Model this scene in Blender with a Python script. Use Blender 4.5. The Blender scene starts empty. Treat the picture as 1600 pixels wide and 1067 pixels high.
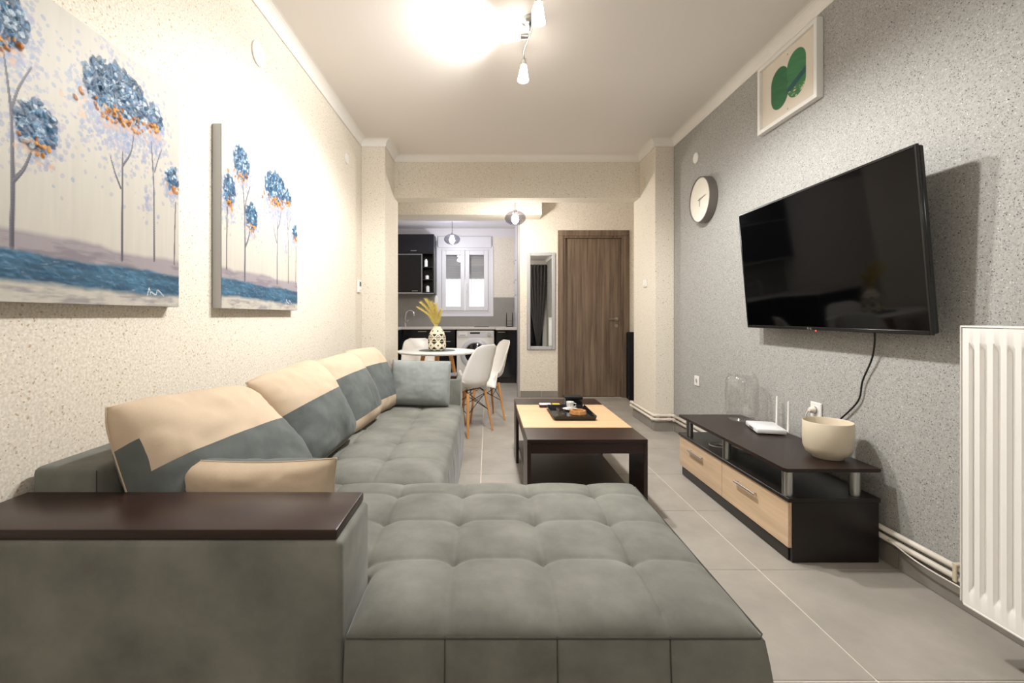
import bpy, bmesh, math, random
import numpy as np
from mathutils import Vector, Matrix
random.seed(7); rng = np.random.default_rng(11)
PI = math.pi
S = bpy.context.scene
C = S.collection

# ------------------------------------------------------------------ camera
cam = bpy.data.cameras.new('camera'); cam_o = bpy.data.objects.new('camera', cam); C.objects.link(cam_o)
cam_o.location = (0, 0, 1.08); cam_o.rotation_euler = (PI/2, 0, 0)
cam.sensor_width = 36; cam.lens = 16.425; cam.clip_start = .05; cam.clip_end = 100
cam.shift_x = .0238; cam.shift_y = -.0247
S.camera = cam_o
# ------------------------------------------------------------------ world (daylight behind the kitchen window)
w = bpy.data.worlds.new('world'); S.world = w; w.use_nodes = True
w.node_tree.nodes['Background'].inputs[0].default_value = (.88, .95, 1, 1)
w.node_tree.nodes['Background'].inputs[1].default_value = .75
# ------------------------------------------------------------------ exposure
S.view_settings.view_transform = 'Standard'; S.view_settings.look = 'None'
S.view_settings.gamma = 1; S.view_settings.use_curve_mapping = False
S.view_settings.exposure = 1.5
SPOT_DOWN, SPOT_SIDE, PEND_K, PEND_D = 42, 22, 8, 13
REAR_FILL = 11  # power of the added fill light behind the camera
WARM = (1, .985, .96); COOL = (.92, .95, 1)

# ------------------------------------------------------------------ materials
def lin(c):
    return tuple(((v/255)/12.92 if v/255 <= .04045 else ((v/255+.055)/1.055)**2.4) for v in c)
def L4(c): return (*lin(c), 1)
MATS = {}
def mat(name, col, rough=.5, metal=0, spec=.5, bump=0, bscale=60, var=0, vscale=3, sheen=0, coat=0, emit=0, trans=0, col2=None):
    if name in MATS: return MATS[name]
    m = bpy.data.materials.new(name); m.use_nodes = True; nt = m.node_tree; b = nt.nodes['Principled BSDF']
    b.inputs['Base Color'].default_value = L4(col); b.inputs['Roughness'].default_value = rough
    b.inputs['Metallic'].default_value = metal; b.inputs['Specular IOR Level'].default_value = spec
    b.inputs['Sheen Weight'].default_value = sheen; b.inputs['Coat Weight'].default_value = coat
    b.inputs['Sheen Roughness'].default_value = .4
    if emit: b.inputs['Emission Color'].default_value = L4(col2 or col); b.inputs['Emission Strength'].default_value = emit
    if trans: b.inputs['Transmission Weight'].default_value = trans
    if var or bump:
        tc = nt.nodes.new('ShaderNodeTexCoord')
    if var:
        n = nt.nodes.new('ShaderNodeTexNoise'); n.inputs['Scale'].default_value = vscale; n.inputs['Detail'].default_value = 6
        n.inputs['Roughness'].default_value = .6
        nt.links.new(tc.outputs['Object'], n.inputs['Vector'])
        r = nt.nodes.new('ShaderNodeValToRGB'); r.color_ramp.elements[0].position = .32; r.color_ramp.elements[1].position = .68
        a = lin(col); r.color_ramp.elements[0].color = (*[v*(1-var) for v in a], 1); r.color_ramp.elements[1].color = (*[min(1, v*(1+var)) for v in a], 1)
        nt.links.new(n.outputs['Fac'], r.inputs[0]); nt.links.new(r.outputs[0], b.inputs['Base Color'])
    if bump:
        n2 = nt.nodes.new('ShaderNodeTexNoise'); n2.inputs['Scale'].default_value = bscale; n2.inputs['Detail'].default_value = 3
        nt.links.new(tc.outputs['Object'], n2.inputs['Vector'])
        bp = nt.nodes.new('ShaderNodeBump'); bp.inputs['Strength'].default_value = bump; bp.inputs['Distance'].default_value = .004
        nt.links.new(n2.outputs['Fac'], bp.inputs['Height']); nt.links.new(bp.outputs[0], b.inputs['Normal'])
    MATS[name] = m; return m
def wood(name, c1, c2, axis, scale=14, rough=.45, stretch=.05, detail=6, spec=.4):
    m = bpy.data.materials.new(name); m.use_nodes = True; nt = m.node_tree; b = nt.nodes['Principled BSDF']
    b.inputs['Roughness'].default_value = rough; b.inputs['Specular IOR Level'].default_value = spec
    tc = nt.nodes.new('ShaderNodeTexCoord'); mp = nt.nodes.new('ShaderNodeMapping')
    sc = [1, 1, 1]; sc[axis] = stretch; mp.inputs['Scale'].default_value = sc
    n = nt.nodes.new('ShaderNodeTexNoise'); n.inputs['Scale'].default_value = scale; n.inputs['Detail'].default_value = detail; n.inputs['Roughness'].default_value = .65
    n.inputs['Distortion'].default_value = .3
    r = nt.nodes.new('ShaderNodeValToRGB'); r.color_ramp.elements[0].position = .3; r.color_ramp.elements[1].position = .7
    r.color_ramp.elements[0].color = L4(c1); r.color_ramp.elements[1].color = L4(c2)
    nt.links.new(tc.outputs['Object'], mp.inputs[0]); nt.links.new(mp.outputs[0], n.inputs['Vector'])
    nt.links.new(n.outputs['Fac'], r.inputs[0]); nt.links.new(r.outputs[0], b.inputs['Base Color'])
    MATS[name] = m; return m
def flecked(name, base, layers, bump=.22, bscale=90):
    """liquid wallpaper: base colour with scattered flecks; layers = (colour, voronoi scale, radius, amount)"""
    m = bpy.data.materials.new(name); m.use_nodes = True; nt = m.node_tree; b = nt.nodes['Principled BSDF']
    b.inputs['Roughness'].default_value = .9; b.inputs['Specular IOR Level'].default_value = .15
    tc = nt.nodes.new('ShaderNodeTexCoord')
    n = nt.nodes.new('ShaderNodeTexNoise'); n.inputs['Scale'].default_value = 130; n.inputs['Detail'].default_value = 3
    nt.links.new(tc.outputs['Object'], n.inputs['Vector'])
    r = nt.nodes.new('ShaderNodeValToRGB'); r.color_ramp.elements[0].position = .35; r.color_ramp.elements[1].position = .65
    a = lin(base); r.color_ramp.elements[0].color = (*[v*.86 for v in a], 1); r.color_ramp.elements[1].color = (*[min(1, v*1.1) for v in a], 1)
    nt.links.new(n.outputs['Fac'], r.inputs[0]); cur = r.outputs[0]
    for i, (c, sc, rad, amt) in enumerate(layers):
        # wobble the coordinates so flecks are irregular
        nz = nt.nodes.new('ShaderNodeTexNoise'); nz.inputs['Scale'].default_value = sc*.7; nz.inputs['Detail'].default_value = 1
        nt.links.new(tc.outputs['Object'], nz.inputs['Vector'])
        vm = nt.nodes.new('ShaderNodeVectorMath'); vm.operation = 'MULTIPLY_ADD'
        k = 1.1/sc; vm.inputs[1].default_value = (k, k, k); nt.links.new(nz.outputs['Color'], vm.inputs[0]); nt.links.new(tc.outputs['Object'], vm.inputs[2])
        v = nt.nodes.new('ShaderNodeTexVoronoi'); v.inputs['Scale'].default_value = sc
        nt.links.new(vm.outputs[0], v.inputs['Vector'])
        lt = nt.nodes.new('ShaderNodeMapRange'); lt.inputs[1].default_value = rad; lt.inputs[2].default_value = rad*.6; lt.inputs[3].default_value = 0; lt.inputs[4].default_value = 1
        nt.links.new(v.outputs['Distance'], lt.inputs[0])
        sp = nt.nodes.new('ShaderNodeSeparateColor'); nt.links.new(v.outputs['Color'], sp.inputs[0])
        gt = nt.nodes.new('ShaderNodeMath'); gt.operation = 'LESS_THAN'; gt.inputs[1].default_value = amt; nt.links.new(sp.outputs[0], gt.inputs[0])
        mu = nt.nodes.new('ShaderNodeMath'); mu.operation = 'MULTIPLY'; nt.links.new(lt.outputs[0], mu.inputs[0]); nt.links.new(gt.outputs[0], mu.inputs[1])
        mx = nt.nodes.new('ShaderNodeMix'); mx.data_type = 'RGBA'; nt.links.new(mu.outputs[0], mx.inputs[0]); nt.links.new(cur, mx.inputs[6]); mx.inputs[7].default_value = L4(c)
        cur = mx.outputs[2]
    nt.links.new(cur, b.inputs['Base Color'])
    n2 = nt.nodes.new('ShaderNodeTexNoise'); n2.inputs['Scale'].default_value = bscale; n2.inputs['Detail'].default_value = 4
    nt.links.new(tc.outputs['Object'], n2.inputs['Vector'])
    bp = nt.nodes.new('ShaderNodeBump'); bp.inputs['Strength'].default_value = bump; bp.inputs['Distance'].default_value = .004
    nt.links.new(n2.outputs['Fac'], bp.inputs['Height']); nt.links.new(bp.outputs[0], b.inputs['Normal'])
    MATS[name] = m; return m
def clear(name, tint=(1, 1, 1), rough=.02, ior=.55, base=.0):
    """thin clear glass: transparent mixed with a fresnel gloss"""
    m = bpy.data.materials.new(name); m.use_nodes = True; nt = m.node_tree; nt.nodes.remove(nt.nodes['Principled BSDF'])
    t = nt.nodes.new('ShaderNodeBsdfTransparent'); t.inputs[0].default_value = (*tint, 1)
    g = nt.nodes.new('ShaderNodeBsdfGlossy'); g.inputs['Roughness'].default_value = rough
    f = nt.nodes.new('ShaderNodeLayerWeight'); f.inputs[0].default_value = .5
    p = nt.nodes.new('ShaderNodeMath'); p.operation = 'POWER'; p.inputs[1].default_value = 4; nt.links.new(f.outputs['Facing'], p.inputs[0])
    a = nt.nodes.new('ShaderNodeMath'); a.operation = 'MULTIPLY_ADD'; a.inputs[1].default_value = ior; a.inputs[2].default_value = .035+base; a.use_clamp = True
    x = nt.nodes.new('ShaderNodeMixShader'); nt.links.new(p.outputs[0], a.inputs[0]); nt.links.new(a.outputs[0], x.inputs[0])
    nt.links.new(t.outputs[0], x.inputs[1]); nt.links.new(g.outputs[0], x.inputs[2])
    nt.links.new(x.outputs[0], nt.nodes['Material Output'].inputs[0]); MATS[name] = m; return m
def painted(name, rough=.55, bump=0):
    m = bpy.data.materials.new(name); m.use_nodes = True; nt = m.node_tree; b = nt.nodes['Principled BSDF']
    a = nt.nodes.new('ShaderNodeVertexColor'); a.layer_name = 'paint'; nt.links.new(a.outputs[0], b.inputs['Base Color'])
    b.inputs['Roughness'].default_value = rough; b.inputs['Specular IOR Level'].default_value = .3; MATS[name] = m; return m

M_cream = flecked('cream_wallpaper', (229, 221, 207), [((190, 168, 138), 42, .24, .22), ((194, 174, 146), 60, .26, .24), ((180, 158, 128), 90, .22, .20), ((240, 234, 222), 80, .3, .3)])
M_grey = flecked('grey_wallpaper', (170, 169, 165), [((84, 84, 86), 105, .28, .18), ((118, 117, 117), 150, .32, .26), ((206, 203, 198), 120, .34, .25)])
M_ceil = mat('ceiling_paint', (238, 232, 227), .9, spec=.1, bump=.15, bscale=25)
M_cornice = mat('cornice_paint', (238, 234, 228), .7, spec=.2)
M_white = mat('white_paint', (236, 234, 230), .45)
M_kwall = mat('kitchen_paint', (226, 222, 224), .85, spec=.1)
M_tile = mat('floor_tile', (166, 160, 151), .42, var=.14, vscale=3.4, bump=.06, bscale=40)
M_grout = mat('tile_grout', (228, 221, 206), .9)
M_btile = mat('baseboard_tile', (140, 134, 126), .45, var=.12, vscale=5)
M_velvet = mat('grey_velvet', (121, 121, 114), .85, spec=.15, var=.26, vscale=5, sheen=.15, bump=.05, bscale=300)
M_velvet2 = mat('grey_cushion_velvet', (100, 105, 103), .85, spec=.15, var=.18, vscale=7, sheen=.15, bump=.05, bscale=300)
M_silver = mat('silver_grey_velvet', (146, 151, 149), .85, spec=.15, var=.12, vscale=9, sheen=.15)
M_beige = mat('beige_cotton', (206, 186, 162), .9, spec=.1, var=.04, vscale=6, bump=.08, bscale=200)
M_seam = mat('dark_seam', (70, 70, 64), .9)
M_wenge = wood('wenge_wood', (36, 22, 19), (54, 34, 29), 0, 16, .32)
M_wengeY = wood('wenge_wood_long', (32, 21, 19), (46, 31, 27), 1, 16, .35)
M_black = mat('black_brown_laminate', (26, 20, 18), .35)
M_oakX = wood('oak_laminate_cross', (204, 168, 126), (224, 190, 150), 0, 14, .4)
M_oakY = wood('oak_laminate_long', (196, 168, 136), (226, 198, 165), 1, 22, .45)
M_door = wood('door_walnut', (76, 60, 48), (138, 118, 99), 2, 24, .5, .04)
M_beech = wood('beech_leg', (190, 130, 72), (222, 164, 104), 2, 30, .4, .1)
M_shell = mat('white_plastic', (240, 237, 232), .3)
M_wire = mat('black_wire', (18, 18, 18), .4)
M_steel = mat('brushed_steel', (190, 190, 188), .3, metal=1)
M_chrome = mat('chrome', (215, 215, 215), .12, metal=1)
M_tvblack = mat('tv_bezel', (14, 14, 15), .25)
M_screen = mat('tv_screen', (3, 3, 4), .05, spec=.22)
M_rad = mat('radiator_enamel', (244, 242, 238), .35)
M_pipe = mat('white_pipe', (232, 224, 212), .45)
M_gloss = mat('black_gloss_cabinet', (22, 22, 26), .12)
M_alu = mat('aluminium_trim', (170, 170, 172), .35, metal=.8)
M_counter = mat('pale_worktop', (212, 206, 198), .3, var=.05, vscale=30)
M_splash = mat('grey_splashback', (140, 136, 130), .45, var=.06, vscale=6)
M_pvc = mat('white_window_pvc', (218, 216, 219), .35)
M_slat = mat('grey_shutter_slat', (150, 150, 152), .5)
M_glass = clear('clear_glass', base=.03)
M_pane = clear('window_pane', base=.03)
M_smoke = clear('smoked_glass', (.60, .60, .65), .12, .6, .14)
M_mirror = mat('mirror_silver', (235, 236, 236), .015, metal=1)
M_mframe = mat('silver_grey_frame', (176, 176, 178), .4)
M_curtain = mat('charcoal_curtain', (126, 121, 118), .85, sheen=.2)
M_padding = mat('black_fabric', (20, 20, 22), .7, spec=.2, bump=.1, bscale=200)
M_clockrim = mat('grey_clock_rim', (108, 102, 96), .4)
M_clockface = mat('cream_clock_face', (232, 226, 212), .3, coat=.4)
M_pot = mat('beige_ceramic', (212, 199, 176), .5)
M_bulb = mat('lit_frosted_glass', (255, 250, 240), .4, emit=7, col2=(255, 246, 234))
M_bulbK = mat('lit_bulb', (255, 255, 255), .4, emit=22, col2=(240, 244, 255))
M_led = mat('red_led', (255, 40, 30), .4, emit=6)
M_plume = mat('yellow_pampas', (246, 226, 140), .9, spec=.1, var=.12, vscale=60)
M_dark = mat('dark_glass', (12, 14, 18), .08)
M_paper = mat('off_white_paper', (228, 219, 205), .6)
M_ash = wood('ashtray_wood', (160, 104, 58), (206, 152, 96), 2, 20, .4)
M_mat = mat('grey_placemat', (96, 104, 100), .7)
M_yellow = mat('yellow_card', (226, 186, 50), .5); M_purple = mat('dark_purple_card', (52, 26, 44), .5)
M_canvas_side = mat('canvas_side_grey', (186, 186, 186), .7)
M_paint = painted('canvas_paint', .5); M_print = painted('green_print', .6); M_vase = painted('patterned_ceramic', .5)
M_lightblock = mat('light_blocking_shutter', (30, 36, 44), .6)

# ------------------------------------------------------------------ mesh helpers
def bm_new(): return bmesh.new()
def merge(bm, tmp):
    me = bpy.data.meshes.new('tmp'); tmp.to_mesh(me); tmp.free(); bm.from_mesh(me); bpy.data.meshes.remove(me)
def box(bm, x0, x1, y0, y1, z0, z1, bev=0, seg=1):
    t = bmesh.new(); bmesh.ops.create_cube(t, size=1)
    for v in t.verts: v.co = Vector(((x0+x1)/2+v.co.x*(x1-x0), (y0+y1)/2+v.co.y*(y1-y0), (z0+z1)/2+v.co.z*(z1-z0)))
    if bev: bmesh.ops.bevel(t, geom=list(t.edges), offset=bev, segments=seg, profile=.5, affect='EDGES')
    merge(bm, t); return bm
def cyl(bm, p0, p1, r0, r1=None, seg=16, caps=True):
    r1 = r0 if r1 is None else r1; p0 = Vector(p0); p1 = Vector(p1); d = (p1-p0)
    q = d.to_track_quat('Z', 'Y').to_matrix()
    a, b = [], []
    for i in range(seg):
        c = Vector((math.cos(2*PI*i/seg), math.sin(2*PI*i/seg), 0))
        a.append(bm.verts.new(p0+q@(c*r0))); b.append(bm.verts.new(p1+q@(c*r1)))
    for i in range(seg):
        j = (i+1) % seg; bm.faces.new((a[i], a[j], b[j], b[i]))
    if caps: bm.faces.new(a[::-1]); bm.faces.new(b)
    return bm
def tube(bm, pts, r, seg=8):
    pts = [Vector(p) for p in pts]; rings = []; ref = Vector((.13, .27, .95)).normalized()
    for i, p in enumerate(pts):
        d = (pts[min(i+1, len(pts)-1)]-pts[max(i-1, 0)]).normalized()
        u = d.cross(ref).normalized(); v = d.cross(u)
        rings.append([bm.verts.new(p+(u*math.cos(2*PI*k/seg)+v*math.sin(2*PI*k/seg))*r) for k in range(seg)])
    for a, b in zip(rings, rings[1:]):
        for k in range(seg): bm.faces.new((a[k], a[(k+1) % seg], b[(k+1) % seg], b[k]))
    bm.faces.new(rings[0][::-1]); bm.faces.new(rings[-1]); return bm
def smooth_path(pts, n=8):
    pts = [Vector(p) for p in pts]; out = []
    P = [2*pts[0]-pts[1]]+pts+[2*pts[-1]-pts[-2]]
    for i in range(1, len(P)-2):
        for k in range(n):
            t = k/n; a, b, c, d = P[i-1], P[i], P[i+1], P[i+2]
            out.append(.5*((2*b)+(c-a)*t+(2*a-5*b+4*c-d)*t*t+(3*b-a-3*c+d)*t**3))
    return out+[pts[-1]]
def lathe(bm, prof, seg=32, c=(0, 0, 0), axis='Z'):
    rings = []
    def pt(r, a, h):
        v = (r*math.cos(a), r*math.sin(a), h)
        if axis == 'X': v = (h, v[0], v[1])
        if axis == 'Y': v = (v[1], h, v[0])
        return Vector(v)+Vector(c)
    for r, h in prof:
        if r < 1e-6: rings.append([bm.verts.new(pt(0, 0, h))])
        else: rings.append([bm.verts.new(pt(r, 2*PI*k/seg, h)) for k in range(seg)])
    for a, b in zip(rings, rings[1:]):
        for k in range(seg):
            j = (k+1) % seg
            if len(a) == 1 and len(b) == 1: continue
            if len(a) == 1: bm.faces.new((a[0], b[j], b[k]))
            elif len(b) == 1: bm.faces.new((a[k], a[j], b[0]))
            else: bm.faces.new((a[k], a[j], b[j], b[k]))
    return bm
def to_obj(name, bm, m, parent=None, smooth=False, off=None):
    if off is not None: bmesh.ops.translate(bm, verts=bm.verts, vec=-Vector(off))
    bmesh.ops.recalc_face_normals(bm, faces=bm.faces)
    me = bpy.data.meshes.new(name); bm.to_mesh(me); bm.free(); me.materials.append(m)
    if smooth: shade(me, smooth)
    o = bpy.data.objects.new(name, me); C.objects.link(o)
    if parent is not None: o.parent = parent
    return o
def shade(me, ang=True):
    me.polygons.foreach_set('use_smooth', [True]*len(me.polygons))
    if ang is not True: me.set_sharp_from_angle(angle=math.radians(ang))
def tag(o, label, cat, group=None, kind=None):
    o['label'] = label; o['category'] = cat
    if group: o['group'] = group
    if kind: o['kind'] = kind
    return o
def thing(name, label, cat, loc=(0, 0, 0), rot=(0, 0, 0), group=None, kind=None):
    o = bpy.data.objects.new(name, None); C.objects.link(o); o.location = loc; o.rotation_euler = rot; o.empty_display_size = .1
    return tag(o, label, cat, group, kind)
def root_of(o):
    while o.parent: o = o.parent
    return o
def part(name, bm, m, parent, smooth=False, world=True):
    """a part built in world coordinates (world=True) under an unrotated root, or in the root's own coordinates"""
    return to_obj(name, bm, m, parent, smooth, root_of(parent).location if world else None)
def single(name, bm, m, loc, label, cat, group=None, kind=None, smooth=False):
    o = to_obj(name, bm, m, None, smooth, loc); o.location = loc; return tag(o, label, cat, group, kind)
def B(*a, **k): return box(bm_new(), *a, **k)
def struct(name, bm, m, label, cat='wall', loc=(0, 0, 0)): return single(name, bm, m, loc, label, cat, kind='structure')
def copy_tree(o, parent=None):
    c = o.copy(); C.objects.link(c); c.parent = parent
    for ch in list(o.children): copy_tree(ch, c)
    return c
def vnoise(x, y, seed=0):
    r = np.random.default_rng(seed); g = r.random((64, 64)); xi = np.floor(x).astype(int); yi = np.floor(y).astype(int)
    fx = x-xi; fy = y-yi; fx = fx*fx*(3-2*fx); fy = fy*fy*(3-2*fy)
    f = lambda a, b: g[a % 64, b % 64]
    return (f(xi, yi)*(1-fx)+f(xi+1, yi)*fx)*(1-fy)+(f(xi, yi+1)*(1-fx)+f(xi+1, yi+1)*fx)*fy
def fnoise(x, y, seed=0, o=4):
    t = 0; a = .5; s = 0
    for k in range(o): t = t+a*vnoise(x*2**k, y*2**k, seed+k); s += a; a *= .55
    return t/s

# ------------------------------------------------------------------ dimensions
XL, XR, ZC = -1.193, 1.757, 2.74           # left wall, right wall, ceiling
YB = -1.5                                  # wall behind the camera
YP, YBEAM, YE = 4.40, 4.84, 5.04           # pillar fronts, beam front, pillar backs
YD, YK = 6.22, 8.2                         # wall with the door, kitchen window wall
XPL, XPR = -.967, 1.577                    # inner faces of the pillars
XK = .47                                   # kitchen's right wall
ZK = 2.62                                  # kitchen ceiling
XD = 2.12                                  # right wall beside the door
# ------------------------------------------------------------------ structure
fl = struct('floor', B(-2.1, 2.2, YB-.1, YK+.1, -.12, -.0025), M_grout, 'pale grout bed under the grey floor tiles of the whole flat', 'floor')
full = None
TX, TY = .6, .605
for j in range(-6, 11):
    y0 = 1.99+TY*j; y1 = y0+TY
    lo, hi = ((XL, XR) if y0 < 4.9 else (-1.99, XD) if y0 < 6.1 else (-1.99, XK))
    for i in range(-4, 5):
        x0 = -.045+TX*i; x1 = x0+TX
        a, b_ = max(x0, lo), min(x1, hi); c, d = max(y0, YB), min(y1, YK)
        if b_-a < .02 or d-c < .02: continue
        g = .0025
        if abs(b_-a-TX) < 1e-4 and abs(d-c-TY) < 1e-4:
            if full is None:
                full = to_obj('tile', B(-TX/2+g, TX/2-g, -TY/2+g, TY/2-g, -.01, 0, bev=.0008), M_tile, fl); o = full
            else: o = full.copy(); C.objects.link(o)
            o.location = ((x0+x1)/2, (y0+y1)/2, 0)
        else:
            o = to_obj('tile', B(a+g, b_-g, c+g, d-g, -.01, 0, bev=.0008), M_tile, fl)
struct('ceiling', B(XL-.1, XR+.1, YB-.1, YBEAM, ZC, ZC+.1), M_ceil, 'off-white plaster ceiling of the living room', 'ceiling')
struct('ceiling', B(-2.1, 2.3, YBEAM, YD, ZC, ZC+.1), M_ceil, 'dining area ceiling behind the cross beam', 'ceiling')
struct('ceiling', B(-2.1, .6, YD, YK+.15, ZK, ZK+.22), M_kwall, 'white kitchen ceiling', 'ceiling')
struct('wall_left', B(XL-.15, XL, YB-.1, YE, 0, ZC), M_cream, 'cream flecked wall behind the sofa and tree paintings')
struct('wall_right', B(XR, XR+.15, YB-.1, YE, 0, ZC), M_grey, 'grey flecked wall behind the television')
struct('wall_pillar_left', B(XL, XPL, YP, YE, 0, ZC, bev=.004), M_cream, 'cream flecked pillar at the far end of the sofa wall')
struct('wall_pillar_right', B(XPR, XR, YP, YE, 0, ZC, bev=.004), M_cream, 'cream flecked pillar between grey wall and brown door')
struct('wall_beam', B(XPL, XPR, YBEAM, YE, 2.306, ZC), M_cream, 'cream flecked beam crossing between the two pillars')
struct('wall_dining_left', B(-2.1, XL-.15, YE-.1, YE, 0, ZC), M_cream, 'short cream wall behind the left pillar')
struct('wall_far_left', B(-2.15, -2.0, YE, YK+.15, 0, ZC), M_cream, 'outer wall left of the kitchen')
struct('wall_door_right', B(XD, XD+.15, YE-.1, YD+.1, 0, ZC), M_cream, 'short wall right of the brown door')
struct('wall_dining_right', B(XR+.15, XD+.15, YE-.1, YE, 0, ZC), M_cream, 'short cream wall behind the right pillar')
bm = bm_new(); box(bm, .43, .934, YD, YD+.12, 0, ZC); box(bm, .934, 1.883, YD, YD+.12, 2.222, ZC); box(bm, 1.883, XD, YD, YD+.12, 0, ZC)
struct('wall_far', bm, M_cream, 'cream flecked wall with the brown door and narrow mirror')
struct('wall_door_backing', B(.9, 1.95, YD+.13, YD+.18, 0, 2.3), M_black, 'dark space behind the brown door')
struct('wall_header', B(-2.0, .687, 5.92, YD, 2.367, ZC), M_cream, 'cream flecked lintel above the kitchen opening')
struct('wall_kitchen_header', B(-2.0, .43, YD, YD+.1, 2.367, ZC), M_kwall, 'kitchen side of the lintel')
struct('trim_1', B(.400, .43, YD-.004, YD+.12, 0, 2.367, bev=.002), mat('grey_reveal', (158, 156, 154), .5), 'grey edge strip of the kitchen opening', 'trim')
struct('wall_kitchen_right', B(XK, XK+.12, YD+.12, YK+.15, 0, ZK), M_kwall, 'right-hand kitchen wall')
# kitchen window wall with hole
WX0, WX1, WZ0, WZ1 = -.845, .05, 1.135, 2.27
bm = bm_new()
box(bm, -2.0, WX0, YK, YK+.15, 0, ZK); box(bm, WX1, XK, YK, YK+.15, 0, ZK); box(bm, WX0, WX1, YK, YK+.15, 0, WZ0); box(bm, WX0, WX1, YK, YK+.15, WZ1, ZK)
struct('wall_kitchen_window', bm, M_kwall, 'white wall around the kitchen window')
struct('wall_kitchen_paper', B(.10, XK, YK-.006, YK, 1.41, 2.47), M_cream, 'cream flecked wallpaper right of the kitchen window')
bm = bm_new(); box(bm, -2.0, -.89, YK-.012, YK, .9, 1.47); box(bm, -.89, .10, YK-.012, YK, .9, 1.07); box(bm, .10, XK, YK-.012, YK, .9, 1.41)
struct('wall_splashback', bm, M_splash, 'grey splashback above the kitchen worktop')
# wall behind camera with a dark window
bm = bm_new()
box(bm, XL-.15, .55, YB-.15, YB, 0, ZC); box(bm, .55, XR+.15, YB-.15, YB, 2.45, ZC); box(bm, 1.70, XR+.15, YB-.15, YB, 0, 2.45)
struct('wall_behind_camera', bm, M_cream, 'cream wall with the curtained balcony door')
w2 = thing('window_2', 'dark balcony door behind the charcoal curtain', 'window', (1.125, YB, 0), kind='structure')
part('pane', B(.58, 1.67, YB-.06, YB-.05, .08, 2.40), M_dark, w2)
part('shutter', B(.55, 1.70, YB-.14, YB-.10, 0, 2.45), M_lightblock, w2)  # dark sheet added behind the pane to keep the bright sky out
bm = bm_new(); box(bm, .55, .61, YB-.08, YB-.02, 0, 2.45); box(bm, 1.64, 1.70, YB-.08, YB-.02, 0, 2.45); box(bm, .61, 1.64, YB-.08, YB-.02, 2.38, 2.45); box(bm, .61, 1.64, YB-.08, YB-.02, 0, .09); box(bm, 1.10, 1.16, YB-.08, YB-.02, .09, 2.38)
part('window_frame', bm, M_pvc, w2)
# cornice swept round living room
def sweep(path, prof):
    bm = bm_new(); n = len(path); P = [Vector(p) for p in path]; rings = []
    for i, p in enumerate(P):
        ns = []
        if i > 0: d = (P[i]-P[i-1]).normalized(); ns.append(Vector((d.y, -d.x)))
        if i < n-1: d = (P[i+1]-P[i]).normalized(); ns.append(Vector((d.y, -d.x)))
        m = ns[0] if len(ns) == 1 else (ns[0]+ns[1])/(1+ns[0].dot(ns[1]))
        rings.append([bm.verts.new((p.x+m.x*o, p.y+m.y*o, z)) for o, z in prof])
    for a, b in zip(rings, rings[1:]):
        for k in range(len(prof)):
            j = (k+1) % len(prof); bm.faces.new((a[k], b[k], b[j], a[j]))
    bm.faces.new(rings[0]); bm.faces.new(rings[-1][::-1]); return bm
zb = 2.676; hgt = ZC-zb
cove = [(.0005, zb), (.008, zb)]+[(.008+hgt*.95*(1-math.cos(a)), zb+hgt*math.sin(a)) for a in np.linspace(.15, PI/2, 7)]+[(.0005, ZC-.0005)]
cove[-2] = (cove[-2][0], ZC-.0005)
bm = sweep([(XL, YB), (XL, YP), (XPL, YP), (XPL, YBEAM), (XPR, YBEAM), (XPR, YP), (XR, YP), (XR, YB)], cove)
struct('trim_2', bm, M_cornice, 'white coved cornice round the living room ceiling', 'cornice')
# baseboards: tiles on right wall, pillar and door wall
bb = thing('baseboard_right', 'grey tile skirting along the grey wall', 'skirting', (XR, 2, 0), kind='structure')
BH = .085
def btile(p, axis, a0, a1, f, sgn):
    g = .0015
    if axis == 'Y': b = B(min(f, f+sgn*.009), max(f, f+sgn*.009), a0+g, a1-g, .002, BH, bev=.001)
    else: b = B(a0+g, a1-g, min(f, f+sgn*.009), max(f, f+sgn*.009), .002, BH, bev=.001)
    part('tile', b, M_btile, p)
part('grout_strip', B(XR-.006, XR-.0005, YB, YP-.0005, 0, BH-.002), M_grout, bb)
for j in range(-6, 4):
    y0 = 1.99+TY*j; btile(bb, 'Y', max(y0, YB), min(y0+TY, YP-.01), XR-.001, -1)
b2 = thing('baseboard_pillar', 'grey tile skirting round the right pillar', 'skirting', (XPR, YP, 0), kind='structure')
bm = bm_new(); box(bm, XPR-.006, XR-.011, YP-.006, YP-.0005, 0, BH-.002); box(bm, XPR-.006, XPR-.0005, YP, YE, 0, BH-.002); part('grout_strip', bm, M_grout, b2)
btile(b2, 'X', XPR-.010, XR-.012, YP-.001, -1); btile(b2, 'Y', YP+.002, YP+.07, XPR-.001, -1); btile(b2, 'Y', YP+.07, YE, XPR-.001, -1)
b3 = thing('baseboard_far', 'grey tile skirting below the narrow mirror', 'skirting', (.6, YD, 0), kind='structure')
part('grout_strip', B(.432, .93, YD-.005, YD-.0005, 0, BH-.002), M_grout, b3)
btile(b3, 'X', .432, .72, YD-.001, -1); btile(b3, 'X', .72, .93, YD-.001, -1)
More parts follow.
